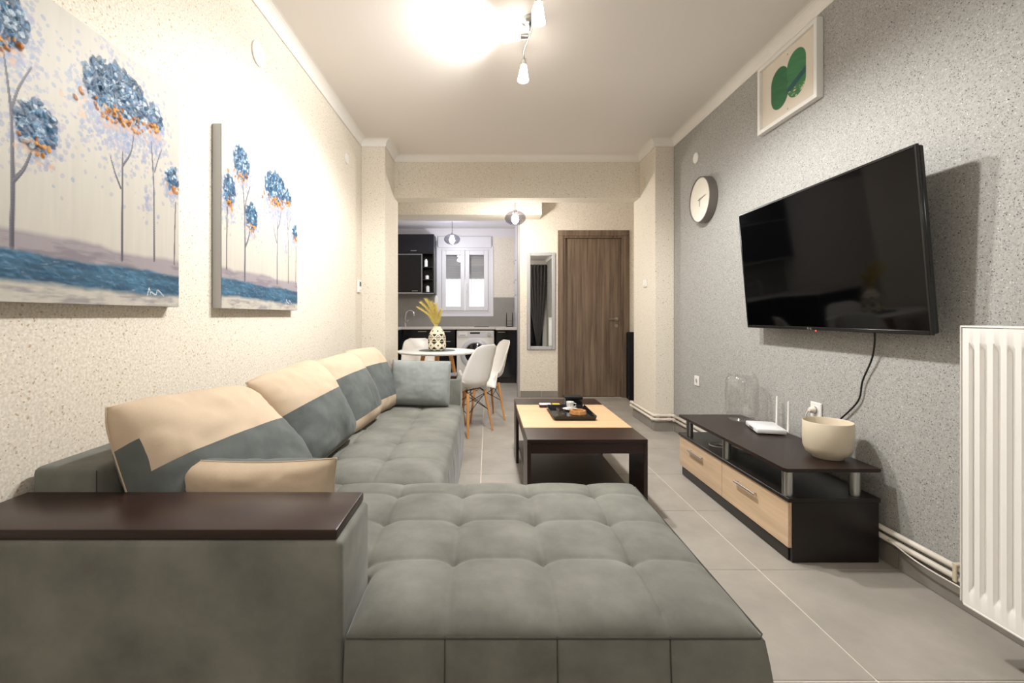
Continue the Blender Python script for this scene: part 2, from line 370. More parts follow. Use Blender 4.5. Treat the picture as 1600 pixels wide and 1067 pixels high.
# door
dr = thing('door_1', 'brown wood-grain interior door with brown frame', 'door', (1.4, YD, 0), kind='structure')
bm = bm_new(); x0, x1, zt = .934, 1.883, 2.222
box(bm, x0, x0+.075, YD-.022, YD+.1, 0, zt-.075, bev=.003); box(bm, x1-.075, x1, YD-.022, YD+.1, 0, zt-.075, bev=.003); box(bm, x0, x1, YD-.022, YD+.1, zt-.075, zt, bev=.003)
part('door_frame', bm, M_door, dr)
bm = bm_new(); box(bm, x0+.075, x0+.10, YD-.006, YD+.1, 0, zt-.10, bev=.002); box(bm, x1-.10, x1-.075, YD-.006, YD+.1, 0, zt-.10, bev=.002); box(bm, x0+.075, x1-.075, YD-.006, YD+.1, zt-.10, zt-.075, bev=.002)
part('door_stop', bm, M_door, dr)
part('door_leaf', B(x0+.101, x1-.101, YD+.035, YD+.075, .008, zt-.102, bev=.002), M_door, dr)
bm = bm_new(); cyl(bm, (1.722, YD+.036, 1.04), (1.722, YD-.02, 1.04), .009); tube(bm, [(1.722, YD-.02, 1.04), (1.68, YD-.022, 1.04), (1.61, YD-.02, 1.04)], .008)
cyl(bm, (1.722, YD+.036, 1.04), (1.722, YD+.028, 1.04), .024, seg=20); cyl(bm, (1.722, YD+.036, .95), (1.722, YD+.026, .95), .024, seg=20)
part('door_handle', bm, M_steel, dr, 40)
# kitchen window
wn = thing('window_1', 'white double kitchen window with half-lowered grey roller shutter', 'window', (-.4, YK, 1.1), kind='structure')
def frame(bm, x0, x1, z0, z1, y0, y1, t, bev=.004):
    box(bm, x0, x0+t, y0, y1, z0, z1, bev=bev); box(bm, x1-t, x1, y0, y1, z0, z1, bev=bev); box(bm, x0+t, x1-t, y0, y1, z0, z0+t, bev=bev); box(bm, x0+t, x1-t, y0, y1, z1-t, z1, bev=bev); return bm
part('window_frame', frame(bm_new(), WX0+.001, WX1-.001, WZ0+.001, WZ1-.001, YK-.01, YK+.07, .04), M_pvc, wn)
part('window_casing', frame(bm_new(), -.89, .10, 1.075, WZ1+.04, YK-.02, YK-.0125, .055, .002), M_pvc, wn)
part('shutter_box', B(-.87, .065, YK-.045, YK-.021, 2.28, 2.475, bev=.006), M_pvc, wn)
for a, b_ in ((-.805, -.4), (-.395, .01)):
    f = part('sash', frame(bm_new(), a, b_, WZ0+.042, WZ1-.042, YK-.03, YK+.03, .075, .006), M_pvc, wn)
    part('pane', B(a+.07, b_-.07, YK+.002, YK+.006, WZ0+.11, WZ1-.11), M_pane, f)
bm = bm_new(); box(bm, -.375, -.355, YK-.042, YK-.03, 1.58, 1.68, bev=.003); tube(bm, [(-.365, YK-.05, 1.65), (-.365, YK-.065, 1.62), (-.365, YK-.065, 1.52)], .008)
part('window_handle', bm, M_white, wn, 40)
nsl = 11
for k in range(nsl):
    z1 = 2.235-k*.045
    part('slat', B(WX0+.03, WX1-.03, YK+.09, YK+.102, z1-.0445, z1+.0025, bev=.004), M_slat, wn)
for o_, x in enumerate(np.arange(-.80, .04, .085)):
    part('security_bar', cyl(bm_new(), (x, YK+.145, WZ0), (x, YK+.145, WZ1), .006, seg=8), M_white, wn)

# ------------------------------------------------------------------ sofa
def tuft(x0, x1, y0, y1, zt, zbot, bx, by, keep=None, nx=150, ny=90, bulge=.016, edge=.020, sides=None):
    """quilted seat top: height field with puffs, seam grooves and button dimples, skirt pulled down from its border"""
    X = np.linspace(x0, x1, nx); Y = np.linspace(y0, y1, ny); GX, GY = np.meshgrid(X, Y, indexing='ij')
    d = np.minimum(np.minimum(GX-x0, x1-GX), np.minimum(GY-y0, y1-GY))
    if keep is not None:
        kx, ky = keep
        dx = GX-kx; dy = GY-ky
        dd = np.where((dx < 0), dy, np.where(dy < 0, dx, np.hypot(dx, dy))); d = np.minimum(d, np.maximum(dd, 0))
    Z = np.full_like(GX, zt)
    def cell(v, lines):
        ls = np.array(lines); out = np.zeros_like(v)
        for a, b in zip(ls, ls[1:]):
            m = (v >= a) & (v <= b); out = np.where(m, np.sin(PI*(v-a)/(b-a)), out)
        return out
    LX = [x0]+[q for q in bx]+[x1]; LY = [y0]+[q for q in by]+[y1]
    px = cell(GX, LX); py = cell(GY, LY)
    Z += .007*np.sqrt(np.clip(px, 0, 1))*np.sqrt(np.clip(py, 0, 1))+.006*(px+py)/2
    for q in bx: Z -= .004*np.exp(-((GX-q)/.006)**2)*np.clip(d/.05, 0, 1)
    for q in by: Z -= .003*np.exp(-((GY-q)/.006)**2)*np.clip(d/.05, 0, 1)
    for q in bx:
        for r in by:
            rr = np.hypot(GX-q, GY-r); Z -= .013*np.exp(-(rr/.032)**2)+.008*np.exp(-(rr/.010)**2)
    Z -= edge*np.exp(-d/.016)+.014*np.exp(-d/.06)
    Z += .004*(fnoise(GX*6+3, GY*6+9, 5)-.5)
    bm = bm_new(); idx = {}
    def V(i, j):
        if (i, j) not in idx: idx[i, j] = bm.verts.new((X[i], Y[j], Z[i, j]))
        return idx[i, j]
    for i in range(nx-1):
        for j in range(ny-1):
            if keep is not None and (X[i]+X[i+1])/2 < keep[0] and (Y[j]+Y[j+1])/2 < keep[1]: continue
            bm.faces.new((V(i, j), V(i+1, j), V(i+1, j+1), V(i, j+1)))
    zs = np.linspace(0, 1, 9)[1:]
    eds = [e for e in bm.edges if e.is_boundary]; base = {v: v.co.copy() for e in eds for v in e.verts}
    cur = {v: v for v in base}; org = dict(base); z_edge = zt-edge
    for t in zs:
        r = bmesh.ops.extrude_edge_only(bm, edges=eds); nv = [g for g in r['geom'] if isinstance(g, bmesh.types.BMVert)]; ne = [g for g in r['geom'] if isinstance(g, bmesh.types.BMEdge)]
        newbase = {}
        for v in nv:
            k = v.co
            # find the original xy by matching the vertex above it
            src = min(((u, c) for u, c in ((e.other_vert(v), base.get(e.other_vert(v))) for e in v.link_edges) if c is not None), key=lambda q: 0)[1]
            b = bulge*math.sin(PI*min(1, t*1.15)); ox = oy = 0
            if src.x > x1-1e-4: ox = b
            if src.y < y0+1e-4: oy = -b
            g = 0
            for q in bx: g += math.exp(-((src.x-q)/.008)**2) if src.y < y0+1e-4 else 0
            for q in by: g += math.exp(-((src.y-q)/.008)**2) if src.x > x1-1e-4 else 0
            ox -= .005*g*(ox > 0); oy += .005*g*(oy < 0)
            v.co = Vector((src.x+ox, src.y+oy, src.z+(zbot-src.z)*t)); newbase[v] = src
        eds = [e for e in ne if all(v in newbase for v in e.verts)]; base = newbase
    return bm
sofa = thing('corner_sofa', 'large grey velvet corner sofa with tufted chaise and dark wood armrest tops', 'sofa', (-.5, 2.3, 0))
CX0, CX1, CY0, CY1 = -1.0, .585, .985, 1.855
cx = [-.80, -.565, -.325, -.09, .147, .385]; cy = [1.25, 1.485, 1.71]
part('chaise_seat', tuft(CX0, CX1, CY0, CY1, .43, .03, cx, cy, keep=(-.302, 1.205), nx=230, ny=130), M_velvet, sofa, 60)
part('seat', tuft(-1.0, -.185, CY1+.006, 3.50, .425, .03, [-.94, -.705, -.465], [2.15, 2.43, 2.73, 3.01, 3.27], nx=110, ny=200, bulge=.012), M_velvet, sofa, 60)
# piping seam round the chaise top edge
bm = tube(bm_new(), [(-.298, CY0-.001, .402), (CX1-.01, CY0-.001, .402), (CX1, CY0+.012, .402), (CX1+.0005, CY1, .402)], .0022, 6); part('piping', bm, M_seam, sofa)
for q in cx[3:]:
    part('seam', tube(bm_new(), [(q, CY0-.016*math.sin(PI*min(1, t_*1.15))+.0042*(t_ > 0), .405+(.03-.405)*t_) for t_ in np.linspace(0, .86, 9)], .0016, 5), M_seam, sofa)
a1 = part('armrest', B(-1.17, -.305, .978, 1.20, .03, .607, bev=.012, seg=3), M_velvet, sofa, 40)
part('armrest_top', B(-1.18, -.318, .985, 1.199, .608, .63, bev=.004, seg=2), M_wenge, a1, 40)
a2 = part('armrest', B(-1.17, -.205, 3.512, 3.73, .03, .607, bev=.012, seg=3), M_velvet, sofa, 40)
part('armrest_top', B(-1.18, -.235, 3.522, 3.728, .608, .63, bev=.004, seg=2), M_wenge, a2, 40)
br = part('backrest', B(-1.18, -1.005, 1.203, 3.51, .03, .69, bev=.02, seg=3), M_velvet, sofa, 40)
bm = tube(bm_new(), [(-1.006, 1.2018, .46), (-1.006, 1.2018, .683)], .0015, 6); part('piping', bm, M_seam, br)
for x, y in ((-1.1, 1.05), (.5, 1.05), (.5, 1.78), (-.25, 3.45), (-1.1, 3.65), (-.25, 1.95)):
    part('foot', cyl(bm_new(), (x, y, 0), (x, y, .035), .025), M_black, sofa)

# cushions ----------------------------------------------------------------
def cushion(name, label, loc, rot, W, H, T, grey=None, mats=(None, None), group=None, wr=.012, seed=1, n=48, m_=36, pinch=.05, twist=0, rc=.075, bk_=1):
    t = thing(name, label, 'cushion', loc, rot, group)
    us = sorted(set(np.round(np.linspace(-1, 1, n+1), 4))); vs = sorted(set(np.round(np.linspace(-1, 1, m_+1), 4)))
    def P(u, v, s):
        k = 1-pinch*(abs(u)**3)*0-.0
        x = u*W/2*(1-pinch*(1-abs(u))*0-pinch*(1-v*v)*abs(u)**2*.6); z = v*H/2*(1-pinch*(1-u*u)*abs(v)**2*.9)
        cr_ = 1-rc*(abs(u)*abs(v))**3; x *= cr_; z *= cr_
        prof = (max(0, 1-abs(u)**3.2)**.5)*(max(0, 1-abs(v)**3.0)**.5)
        nz = fnoise(np.array([u*3.1+5+seed]), np.array([v*3.3+9+3*s]), seed)[0]-.5
        rad = fnoise(np.array([math.atan2(v, u)*2.2+20]), np.array([math.hypot(u, v)*.8+4]), seed+7)[0]-.5
        e = max(abs(u), abs(v))
        y = -s*((T/2 if s > 0 else T/2*bk_)*prof+wr*nz*prof**.5*2+wr*2.4*rad*math.exp(-((e-.8)/.22)**2)*prof**.4)
        return (x, y+twist*u*v*H/2, z)
    parts = {}
    for s in (1, -1):
        for i in range(len(us)-1):
            for j in range(len(vs)-1):
                cu, cv = (us[i]+us[i+1])/2, (vs[j]+vs[j+1])/2
                key = 'grey' if (grey and grey(cu, cv, s)) else 'main'
                bm, idx = parts.setdefault(key, (bm_new(), {}))
                def V(a, b):
                    kk = (a, b, s if (0 < a < len(us)-1 and 0 < b < len(vs)-1) else 0)
                    if kk not in idx: idx[kk] = bm.verts.new(P(us[a], vs[b], s))
                    return idx[kk]
                try: bm.faces.new((V(i, j), V(i+1, j), V(i+1, j+1), V(i, j+1)))
                except ValueError: pass
    nm = {'main': 'cover', 'grey': 'contrast_panel'}
    for key, (bm, _) in parts.items():
        part(nm[key], bm, mats[0] if key == 'main' else mats[1], t, True, world=False)
    ed = [P(u, -1, 1) for u in us]+[P(1, v, 1) for v in vs[1:]]+[P(u, 1, 1) for u in us[::-1][1:]]+[P(-1, v, 1) for v in vs[::-1][1:]]
    part('piping', tube(bm_new(), ed, .002, 5), mats[0], t, True, world=False)
    return t
GC = 'large back cushions on the sofa'
bg = (M_beige, M_velvet2)
cushion('back_cushion', 'large beige back cushion nearest the wood armrest, with stepped grey corner panel', (-.885, 1.535, .63), (math.radians(-33), 0, math.radians(83)), .70, .47, .25,
        lambda u, v, s: v < .08 or (u < -.9 and v < .42), bg, GC, seed=3, twist=.22, bk_=.45)
cushion('back_cushion', 'second large back cushion from the wood armrest, beige above grey', (-.85, 2.19, .635), (math.radians(-30), math.radians(-4), math.radians(84)), .60, .48, .24,
        lambda u, v, s: v < .10, bg, GC, seed=9, bk_=.45)
cushion('back_cushion', 'third large back cushion with grey band and beige hem', (-.83, 2.77, .635), (math.radians(-28), math.radians(-2), math.radians(84)), .54, .48, .22,
        lambda u, v, s: -.72 < v < .33, bg, GC, seed=15, bk_=.45)
cushion('back_cushion', 'farthest large back cushion, beige top, grey band, beside small grey cushion', (-.80, 3.27, .64), (math.radians(-26), 0, math.radians(78)), .46, .49, .19,
        lambda u, v, s: -.68 < v < .33, bg, GC, seed=21, bk_=.45)
cushion('scatter_cushion', 'small beige cushion with grey back lying behind the wood armrest', (-.655, 1.335, .55), (math.radians(9), 0, math.radians(0)), .47, .27, .17, lambda u, v, s: s < 0, bg, seed=5, wr=.012, pinch=.13, rc=.02)
cushion('scatter_cushion', 'small plain silver-grey cushion against the far armrest', (-.485, 3.37, .60), (math.radians(-14), math.radians(1), math.radians(-3)), .44, .33, .15, None, (M_silver, M_silver), seed=31, wr=.005, rc=.03)

# ------------------------------------------------------------------ coffee table
ZT = .43; tx0, tx1, ty0, ty1 = .209, .845, 2.464, 3.68
ct = thing('coffee_table', 'low dark wood coffee table with pale oak centre top and lower shelf', 'coffee table', ((tx0+tx1)/2, (ty0+ty1)/2, 0))
part('oak_top', B(tx0+.001, tx1-.001, ty0+.265, ty1-.25, ZT-.022, ZT, bev=.001), M_oakX, ct)
for a, b_ in ((ty0, ty0+.265), (ty1-.25, ty1)):
    part('end_top', B(tx0, tx1, a, b_, ZT-.022, ZT, bev=.0015), M_wenge, ct)
    for xa, xb in ((tx0, tx0+.02), (tx1-.02, tx1)):
        part('leg', B(xa, xb, a, b_, 0, ZT-.0225, bev=.0015), M_wenge, ct)
bm = bm_new(); box(bm, tx0+.021, tx1-.021, ty0+.002, ty0+.02, ZT-.075, ZT-.023); box(bm, tx0+.021, tx1-.021, ty1-.02, ty1-.002, ZT-.075, ZT-.023)
box(bm, tx0+.002, tx0+.02, ty0+.266, ty1-.251, ZT-.075, ZT-.023); box(bm, tx1-.02, tx1-.002, ty0+.266, ty1-.251, ZT-.075, ZT-.023)
part('apron', bm, M_wenge, ct)
part('lower_shelf', B(tx0+.021, tx1-.05, ty0+.06, ty1-.06, .10, .118, bev=.001), M_black, ct)
# tray and things on it
tr = thing('serving_tray', 'black rectangular tray with raised rim on the coffee table', 'tray', (.543, 3.09, ZT))
bm = bm_new(); z = ZT+.001
part('tray_base', B(.42, .668, 2.905, 3.275, z, z+.006), M_gloss, tr)
def slab(p, q, h, t, out):
    b = bm_new(); (x0, y0), (x1, y1) = p, q; o = Vector(out)*.012; i = Vector(out)*-t
    vs = [b.verts.new(v) for v in ((x0, y0, z), (x1, y1, z), (x1+o.x, y1+o.y, z+h), (x0+o.x, y0+o.y, z+h), (x0+i.x, y0+i.y, z), (x1+i.x, y1+i.y, z), (x1+o.x+i.x, y1+o.y+i.y, z+h), (x0+o.x+i.x, y0+o.y+i.y, z+h))]
    for f in ((0, 1, 2, 3), (5, 4, 7, 6), (3, 2, 6, 7), (4, 5, 1, 0), (1, 5, 6, 2), (4, 0, 3, 7)): b.faces.new([vs[k] for k in f])
    return b
for p, q, o_ in (((.42, 2.905), (.668, 2.905), (0, -1)), ((.668, 3.275), (.42, 3.275), (0, 1)), ((.42, 3.275), (.42, 2.905), (-1, 0)), ((.668, 2.905), (.668, 3.275), (1, 0))):
    part('rim', slab(p, q, .028, .006, o_), M_gloss, tr)
zt_ = z+.007
single('drinking_glass', lathe(bm_new(), [(0, .001), (.026, .001), (.029, .01), (.030, .045), (.0275, .045), (.0265, .012), (0, .009)], 24, (.475, 3.03, zt_)), M_glass, (.475, 3.03, zt_), 'small clear glass bowl on the black tray', 'glass', smooth=40)
at_ = thing('ashtray', 'faceted brown wooden ashtray on the black tray', 'ashtray', (.578, 2.99, zt_))
part('bowl', lathe(bm_new(), [(0, 0), (.040, 0), (.056, .02), (.050, .042), (.038, .042), (.034, .018), (0, .014)], 8, (.578, 2.99, zt_)), M_ash, at_)
part('ash', lathe(bm_new(), [(0, .017), (.033, .0172)], 16, (.578, 2.99, zt_)), M_padding, at_)
sc_ = single('saucer', lathe(bm_new(), [(0, 0), (.022, 0), (.049, .008), (.05, .0095), (.02, .004), (0, .004)], 28, (.565, 3.205, zt_)), M_shell, (.565, 3.205, zt_), 'white saucer under the coffee cup on the tray', 'saucer', smooth=50)
cp = thing('coffee_cup', 'small white coffee cup on the saucer', 'cup', (.565, 3.205, zt_+.01))
part('cup_body', lathe(bm_new(), [(0, 0), (.016, 0), (.024, .02), (.026, .046), (.0235, .046), (.021, .02), (0, .006)], 24, (.565, 3.205, zt_+.01)), M_shell, cp, 50)
part('cup_handle', tube(bm_new(), [(.590, 3.205, zt_+.046), (.606, 3.205, zt_+.042), (.606, 3.205, zt_+.026), (.588, 3.205, zt_+.022)], .003, 6), M_shell, cp, True)
bx_ = thing('black_box', 'upright black box behind the tray on the coffee table', 'box', (.61, 3.355, ZT))
part('box_body', B(.552, .672, 3.31, 3.40, ZT+.001, ZT+.062, bev=.003), M_gloss, bx_); part('box_lid', B(.549, .675, 3.307, 3.403, ZT+.063, ZT+.078, bev=.003), M_padding, bx_)
pk = thing('cigarette_pack', 'flat dark purple and white pack at the tray corner', 'pack', (.41, 3.345, ZT))
part('pack_body', B(.37, .452, 3.315, 3.375, ZT+.001, ZT+.020, bev=.001), M_purple, pk); part('pack_top', B(.37, .452, 3.315, 3.375, ZT+.0205, ZT+.024, bev=.001), M_white, pk)
single('yellow_pack', B(.463, .515, 3.315, 3.365, ZT+.001, ZT+.024, bev=.002), M_yellow, (.489, 3.34, ZT), 'small yellow pack between purple pack and cup', 'pack')

# ------------------------------------------------------------------ dining set
DX, DY, DZ = -.50, 4.62, .74
dt = thing('dining_table', 'round white dining table with splayed wooden legs', 'table', (DX, DY, 0))
part('tabletop', lathe(bm_new(), [(0, DZ-.022), (.37, DZ-.022), (.388, DZ-.012), (.39, DZ-.003), (.386, DZ), (0, DZ)], 64, (DX, DY, 0)), M_white, dt, 40)
for a in (45, 135, 225, 315):
    c, s = math.cos(math.radians(a-40)), math.sin(math.radians(a-40))
    part('leg', cyl(bm_new(), (DX+.28*c, DY+.28*s, 0), (DX+.13*c, DY+.13*s, DZ-.024), .012, .021, 12), M_beech, dt, 40)
bm = bm_new()
for a in (45, 135, 225, 315):
    f = lambda ang, r, zz: (DX+r*math.cos(math.radians(ang-40)), DY+r*math.sin(math.radians(ang-40)), zz)
    cyl(bm, f(a, .15, .62), f(a+90, .21, .34), .004, seg=6); cyl(bm, f(a+90, .15, .62), f(a, .21, .34), .004, seg=6)
part('wire_brace', bm, M_wire, dt)
pm = single('placemat', lathe(bm_new(), [(0, .0005), (.178, .0005), (.18, .002), (.178, .0035), (0, .0035)], 48, (DX, DY, DZ)), M_mat, (DX, DY, DZ), 'round grey placemat under the patterned vase', 'placemat', smooth=40)
def make_chair(label):
    t = thing('dining_chair', label, 'chair', group='white shell chairs around the dining table')
    sp = [(.225, .418, .12), (.21, .438, .175), (.12, .437, .215), (0, .424, .222), (-.10, .418, .222), (-.17, .432, .22), (-.212, .48, .216), (-.232, .56, .208), (-.25, .65, .196), (-.268, .73, .178), (-.282, .79, .15), (-.288, .822, .09)]
    pts = smooth_path([(0, a, b) for a, b, c in sp], 4); hw = [p.x for p in smooth_path([(c, 0, 0) for a, b, c in sp], 4)]
    bm = bm_new(); rows = []; N = 18
    for k, (p, h) in enumerate(zip(pts, hw)):
        d = (pts[min(k+1, len(pts)-1)]-pts[max(k-1, 0)]).normalized(); nrm = Vector((0, -d.z, d.y)); nrm = nrm if nrm.y > 0 or nrm.z > 0 else -nrm
        if nrm.z < 0 and nrm.y < 0: nrm = -nrm
        tt = k/(len(pts)-1); bend = .055+.05*math.exp(-((tt-.5)/.18)**2)
        if tt < .12: bend *= tt/.12*.9+.1
        if tt > .75: bend *= max(.25, 1-(tt-.75)*3)
        row = []
        for q in range(N+1):
            s = -1+2*q/N; row.append(bm.verts.new(p+Vector((s*h, 0, 0))+nrm*(bend*abs(s)**2.4)))
        rows.append(row)
    for a, b in zip(rows, rows[1:]):
        for q in range(N): bm.faces.new((a[q], a[q+1], b[q+1], b[q]))
    bmesh.ops.recalc_face_normals(bm, faces=bm.faces)
    bmesh.ops.solidify(bm, geom=list(bm.faces), thickness=.007)
    part('shell_seat', bm, M_shell, t, True, world=False)
    for sx in (-1, 1):
        for sy in (-1, 1):
            part('leg', cyl(bm_new(), (sx*.185, sy*.185, 0), (sx*.125, sy*.125-.01, .385), .009, .016, 12), M_beech, t, 40, world=False)
    bm = bm_new()
    def lp(sx, sy, z): k = .185-.06*z/.385; return (sx*k, sy*k-.01*z/.385, z)
    for (a, b) in (((-1, -1), (1, -1)), ((1, -1), (1, 1)), ((1, 1), (-1, 1)), ((-1, 1), (-1, -1))):
        cyl(bm, lp(*a, .36), lp(*b, .20), .0035, seg=6); cyl(bm, lp(*b, .36), lp(*a, .20), .0035, seg=6)
    for a in ((-1, -1), (1, -1), (1, 1), (-1, 1)):
        cyl(bm, lp(*a, .37), (a[0]*.10, a[1]*.10, .405), .006, seg=6)
    cyl(bm, (-.1, -.1, .405), (.1, -.1, .405), .005, seg=6); cyl(bm, (-.1, .1, .405), (.1, .1, .405), .005, seg=6)
    part('wire_brace', bm, M_wire, t, world=False)
    return t
def face(o, x, y, dx, dy): o.location = (x, y, 0); o.rotation_euler = (0, 0, math.atan2(dy, dx)-PI/2)
ch = make_chair('white shell chair closest to the sofa, its back turned to the camera')
face(ch, -.211, 4.382, -.80, .60)
c2 = copy_tree(ch); c2['label'] = 'white shell chair seen in profile in front of the washing machine'; face(c2, -.055, 4.97, -.93, -.30)
c3 = copy_tree(ch); c3['label'] = 'white shell chair on the far side of the round table facing the camera'; face(c3, -.73, 5.18, .3, -.9)
# patterned vase
def vase():
    prof = [(.070, 0), (.080, .006), (.086, .03), (.0885, .07), (.087, .11), (.082, .145), (.070, .175), (.055, .2), (.043, .215), (.039, .232), (.036, .232), (.035, .21)]
    pts = smooth_path([(r, 0, h) for r, h in prof], 8); seg = 168
    vs = []; cols = []; cream = np.array(lin((236, 226, 200))); blk = np.array(lin((38, 34, 30)))
    for p in pts:
        r, h = p.x, p.z
        for k in range(seg):
            a = k/seg; vs.append((r*math.cos(2*PI*a), r*math.sin(2*PI*a), h))
            c = cream; q = a*7 % 1; dark = False
            if .012 < h < .165:
                v = (h-.012)/.0765 % 1; row = int((h-.012)/.0765)
                dia = abs(q-.5)*2+abs(v-.5)*2
                if dia > 1.22 and (abs(v-.5) < .47): dark = True
                if .55 < dia < .78: dark = row == 1 and abs(v-.5) > .06 and True
                if dia < .28: dark = True
                if row == 1 and abs(v-.5) < .03: dark = True
            elif .185 < h < .2 and abs(q-.5) < .12: dark = True
            elif h < .010 and abs(q-.5) < .3: dark = True
            cols.append(blk if dark else c)
    n = len(pts); fs = [(i*seg+k, i*seg+(k+1) % seg, (i+1)*seg+(k+1) % seg, (i+1)*seg+k) for i in range(n-1) for k in range(seg)]
    fs.append(tuple(range(seg-1, -1, -1)))
    me = bpy.data.meshes.new('vase'); me.from_pydata(vs, [], fs); ca = me.color_attributes.new('paint', 'FLOAT_COLOR', 'POINT')
    ca.data.foreach_set('color', np.c_[np.array(cols), np.ones(len(cols))].ravel()); me.materials.append(M_vase); shade(me, 50)
    o = bpy.data.objects.new('patterned_vase', me); C.objects.link(o); o.location = (DX, DY, DZ+.004)
    return tag(o, 'cream vase with black diamond pattern on the round table', 'vase')
vase()
pp = thing('pampas_grass', 'bunch of yellow pampas plumes standing in the patterned vase', 'dried plant', (DX, DY, DZ+.02))
for k in range(6):
    bm = bm_new(); lean = [-.13, -.09, -.05, -.01, .03, -.15][k]; dep = random.uniform(-.03, .03); hh = [.46, .49, .46, .44, .38, .41][k]
    base = Vector((random.uniform(-.008, .008), random.uniform(-.008, .008), .03)); nk = Vector((lean*.12, dep*.2, .2))
    top = Vector((lean, dep, hh)); ctrl = smooth_path([base, nk, (nk+top)/2+Vector((-lean*.12, 0, .01)), top+Vector((lean*.2, 0, -.01))], 10)
    tube(bm, ctrl, .0018, 5)
    L = len(ctrl)
    for s in range(850):
        f = .42+.58*random.random(); i = min(int(f*(L-1)), L-2); p = ctrl[i].lerp(ctrl[i+1], f*(L-1)-i); d = (ctrl[i+1]-ctrl[i]).normalized()
        a = random.uniform(0, 2*PI); sd = Vector((math.cos(a), math.sin(a), .2)); ln = random.uniform(.03, .075)*(1.2-f*.55)
        e = p+(d*.8+sd*.8).normalized()*ln; wv = d.cross(sd).normalized()*.0016
        bm.faces.new([bm.verts.new(p-wv), bm.verts.new(p+wv), bm.verts.new(e)])
    o = part('plume', bm, M_plume, pp, world=False); o['kind'] = 'stuff'

# ------------------------------------------------------------------ tv stand
ZS = .42; sx0, sx1, sy0, sy1 = 1.315, 1.712, 2.045, 3.20
ts = thing('tv_stand', 'low black television stand with two oak drawers and silver posts', 'tv stand', (1.5, 2.6, 0))
bm = bm_new(); X0, X1, Y0, Y1 = 1.287, 1.70, 2.02, 3.14
vs = [(X0+.0, Y0+.012), (X0+.010, Y0), (X1, Y0), (X1, Y1), (X0+.0, Y1)]
lo = [bm.verts.new((x, y, ZS-.016)) for x, y in vs]; hi = [bm.verts.new((x, y, ZS)) for x, y in vs]
bm.faces.new(lo[::-1]); bm.faces.new(hi)
for k in range(5): bm.faces.new((lo[k], lo[(k+1) % 5], hi[(k+1) % 5], hi[k]))
part('top_board', bm, M_wengeY, ts)
part('deck_board', B(sx0-.006, sx1, sy0-.012, sy1+.004, .268, .286, bev=.0015), M_black, ts)
bm = bm_new(); box(bm, sx0+.018, sx1, sy0, sy0+.018, .003, .267); box(bm, sx0+.018, sx1, sy1-.018, sy1, .003, .267); box(bm, sx0+.018, sx1, 2.615, 2.633, .055, .267); box(bm, sx0+.018, sx1, sy0+.018, 2.615, .055, .07); box(bm, sx0+.018, sx1, 2.633, sy1-.018, .055, .07)
box(bm, sx1-.006, sx1, sy0+.018, 2.615, .07, .267); box(bm, sx1-.006, sx1, 2.633, sy1-.018, .07, .267)
part('carcass', bm, M_black, ts)
part('plinth', B(sx0+.012, sx1-.02, sy0+.0185, sy1-.0185, .002, .0545, bev=.002), M_black, ts)
for a, b_, h0, h1 in ((sy0-.0, 2.622, 2.274, 2.467), (2.626, sy1, 2.845, 3.035)):
    d = part('drawer', B(sx0, sx0+.017, a, b_, .066, .266, bev=.0015), M_oakY, ts)
    bm = bm_new(); box(bm, sx0-.020, sx0-.012, h0, h1, .206, .216, bev=.001)
    for yy in (h0+.015, h1-.015): box(bm, sx0-.013, sx0-.0005, yy-.004, yy+.004, .207, .215)
    part('handle', bm, M_steel, d)
for x, y in ((1.332, 2.075), (1.332, 2.60), (1.332, 3.08), (1.63, 2.075), (1.63, 3.08)):
    part('post', cyl(bm_new(), (x, y, .287), (x, y, ZS-.0165), .022, seg=24), M_steel, ts, 40)
# things on tv stand
pc = (1.594, 2.19, ZS+.001)
bm = bm_new(); prof = [(0, 0), (.062, 0), (.066, .008), (.088, .022), (.098, .05), (.1005, .09), (.101, .165), (.0985, .168), (.0955, .165), (.094, .06), (.08, .03), (0, .026)]
lathe(bm, prof, 64, pc)
for v in bm.verts:
    r = math.hypot(v.co.x-pc[0], v.co.y-pc[1]); h = v.co.z-pc[2]
    if r > .09 and .02 < h < .155:
        a = math.atan2(v.co.y-pc[1], v.co.x-pc[0]); k = 1+.008*math.cos(a*32); v.co.x = pc[0]+(v.co.x-pc[0])*k; v.co.y = pc[1]+(v.co.y-pc[1])*k
single('plant_pot', bm, M_pot, pc, 'empty ribbed beige ceramic pot on the television stand', 'pot', smooth=60)
gv = (1.615, 2.97, ZS+.001)
single('glass_vase', lathe(bm_new(), [(0, 0), (.075, 0), (.078, .006), (.070, .018), (.075, .026), (.091, .035), (.095, .06), (.095, .24), (.088, .268), (.078, .28), (.080, .292), (.0775, .292), (.0755, .28), (.0855, .266), (.092, .24), (.092, .06), (.086, .042), (0, .036)], 48, gv), M_glass, gv, 'large clear glass vase at the far end of the television stand', 'vase', smooth=40)
ro = thing('wifi_router', 'white router with two upright antennas on the television stand', 'router', (1.605, 2.70, ZS+.001), (0, 0, math.radians(-14)))
part('case', B(-.075, .075, -.11, .11, .004, .03, bev=.006, seg=2), mat('white_router', (236, 236, 238), .35), ro, 40, world=False)
for y in (-.09, .09):
    bm = bm_new(); cyl(bm, (.077, y, .018), (.090, y, .018), .007); cyl(bm, (.088, y, .012), (.092, y+.008, .185), .0075, .0055, 10); part('antenna', bm, M_white, ro, 40, world=False)
bm = bm_new()
for k in range(4): box(bm, -.0757, -.0752, -.04+k*.018, -.028+k*.018, .010, .020)
part('ports', bm, M_padding, ro, world=False)
bm = tube(bm_new(), smooth_path([(1.40+.05*math.cos(a), 2.83+.05*math.sin(a)*1.2, .291+.002*k) for k, a in enumerate(np.linspace(.4, 2*PI+.2, 10))]+[(1.52, 2.70, .291), (1.60, 2.62, .291)], 5), .004, 6)
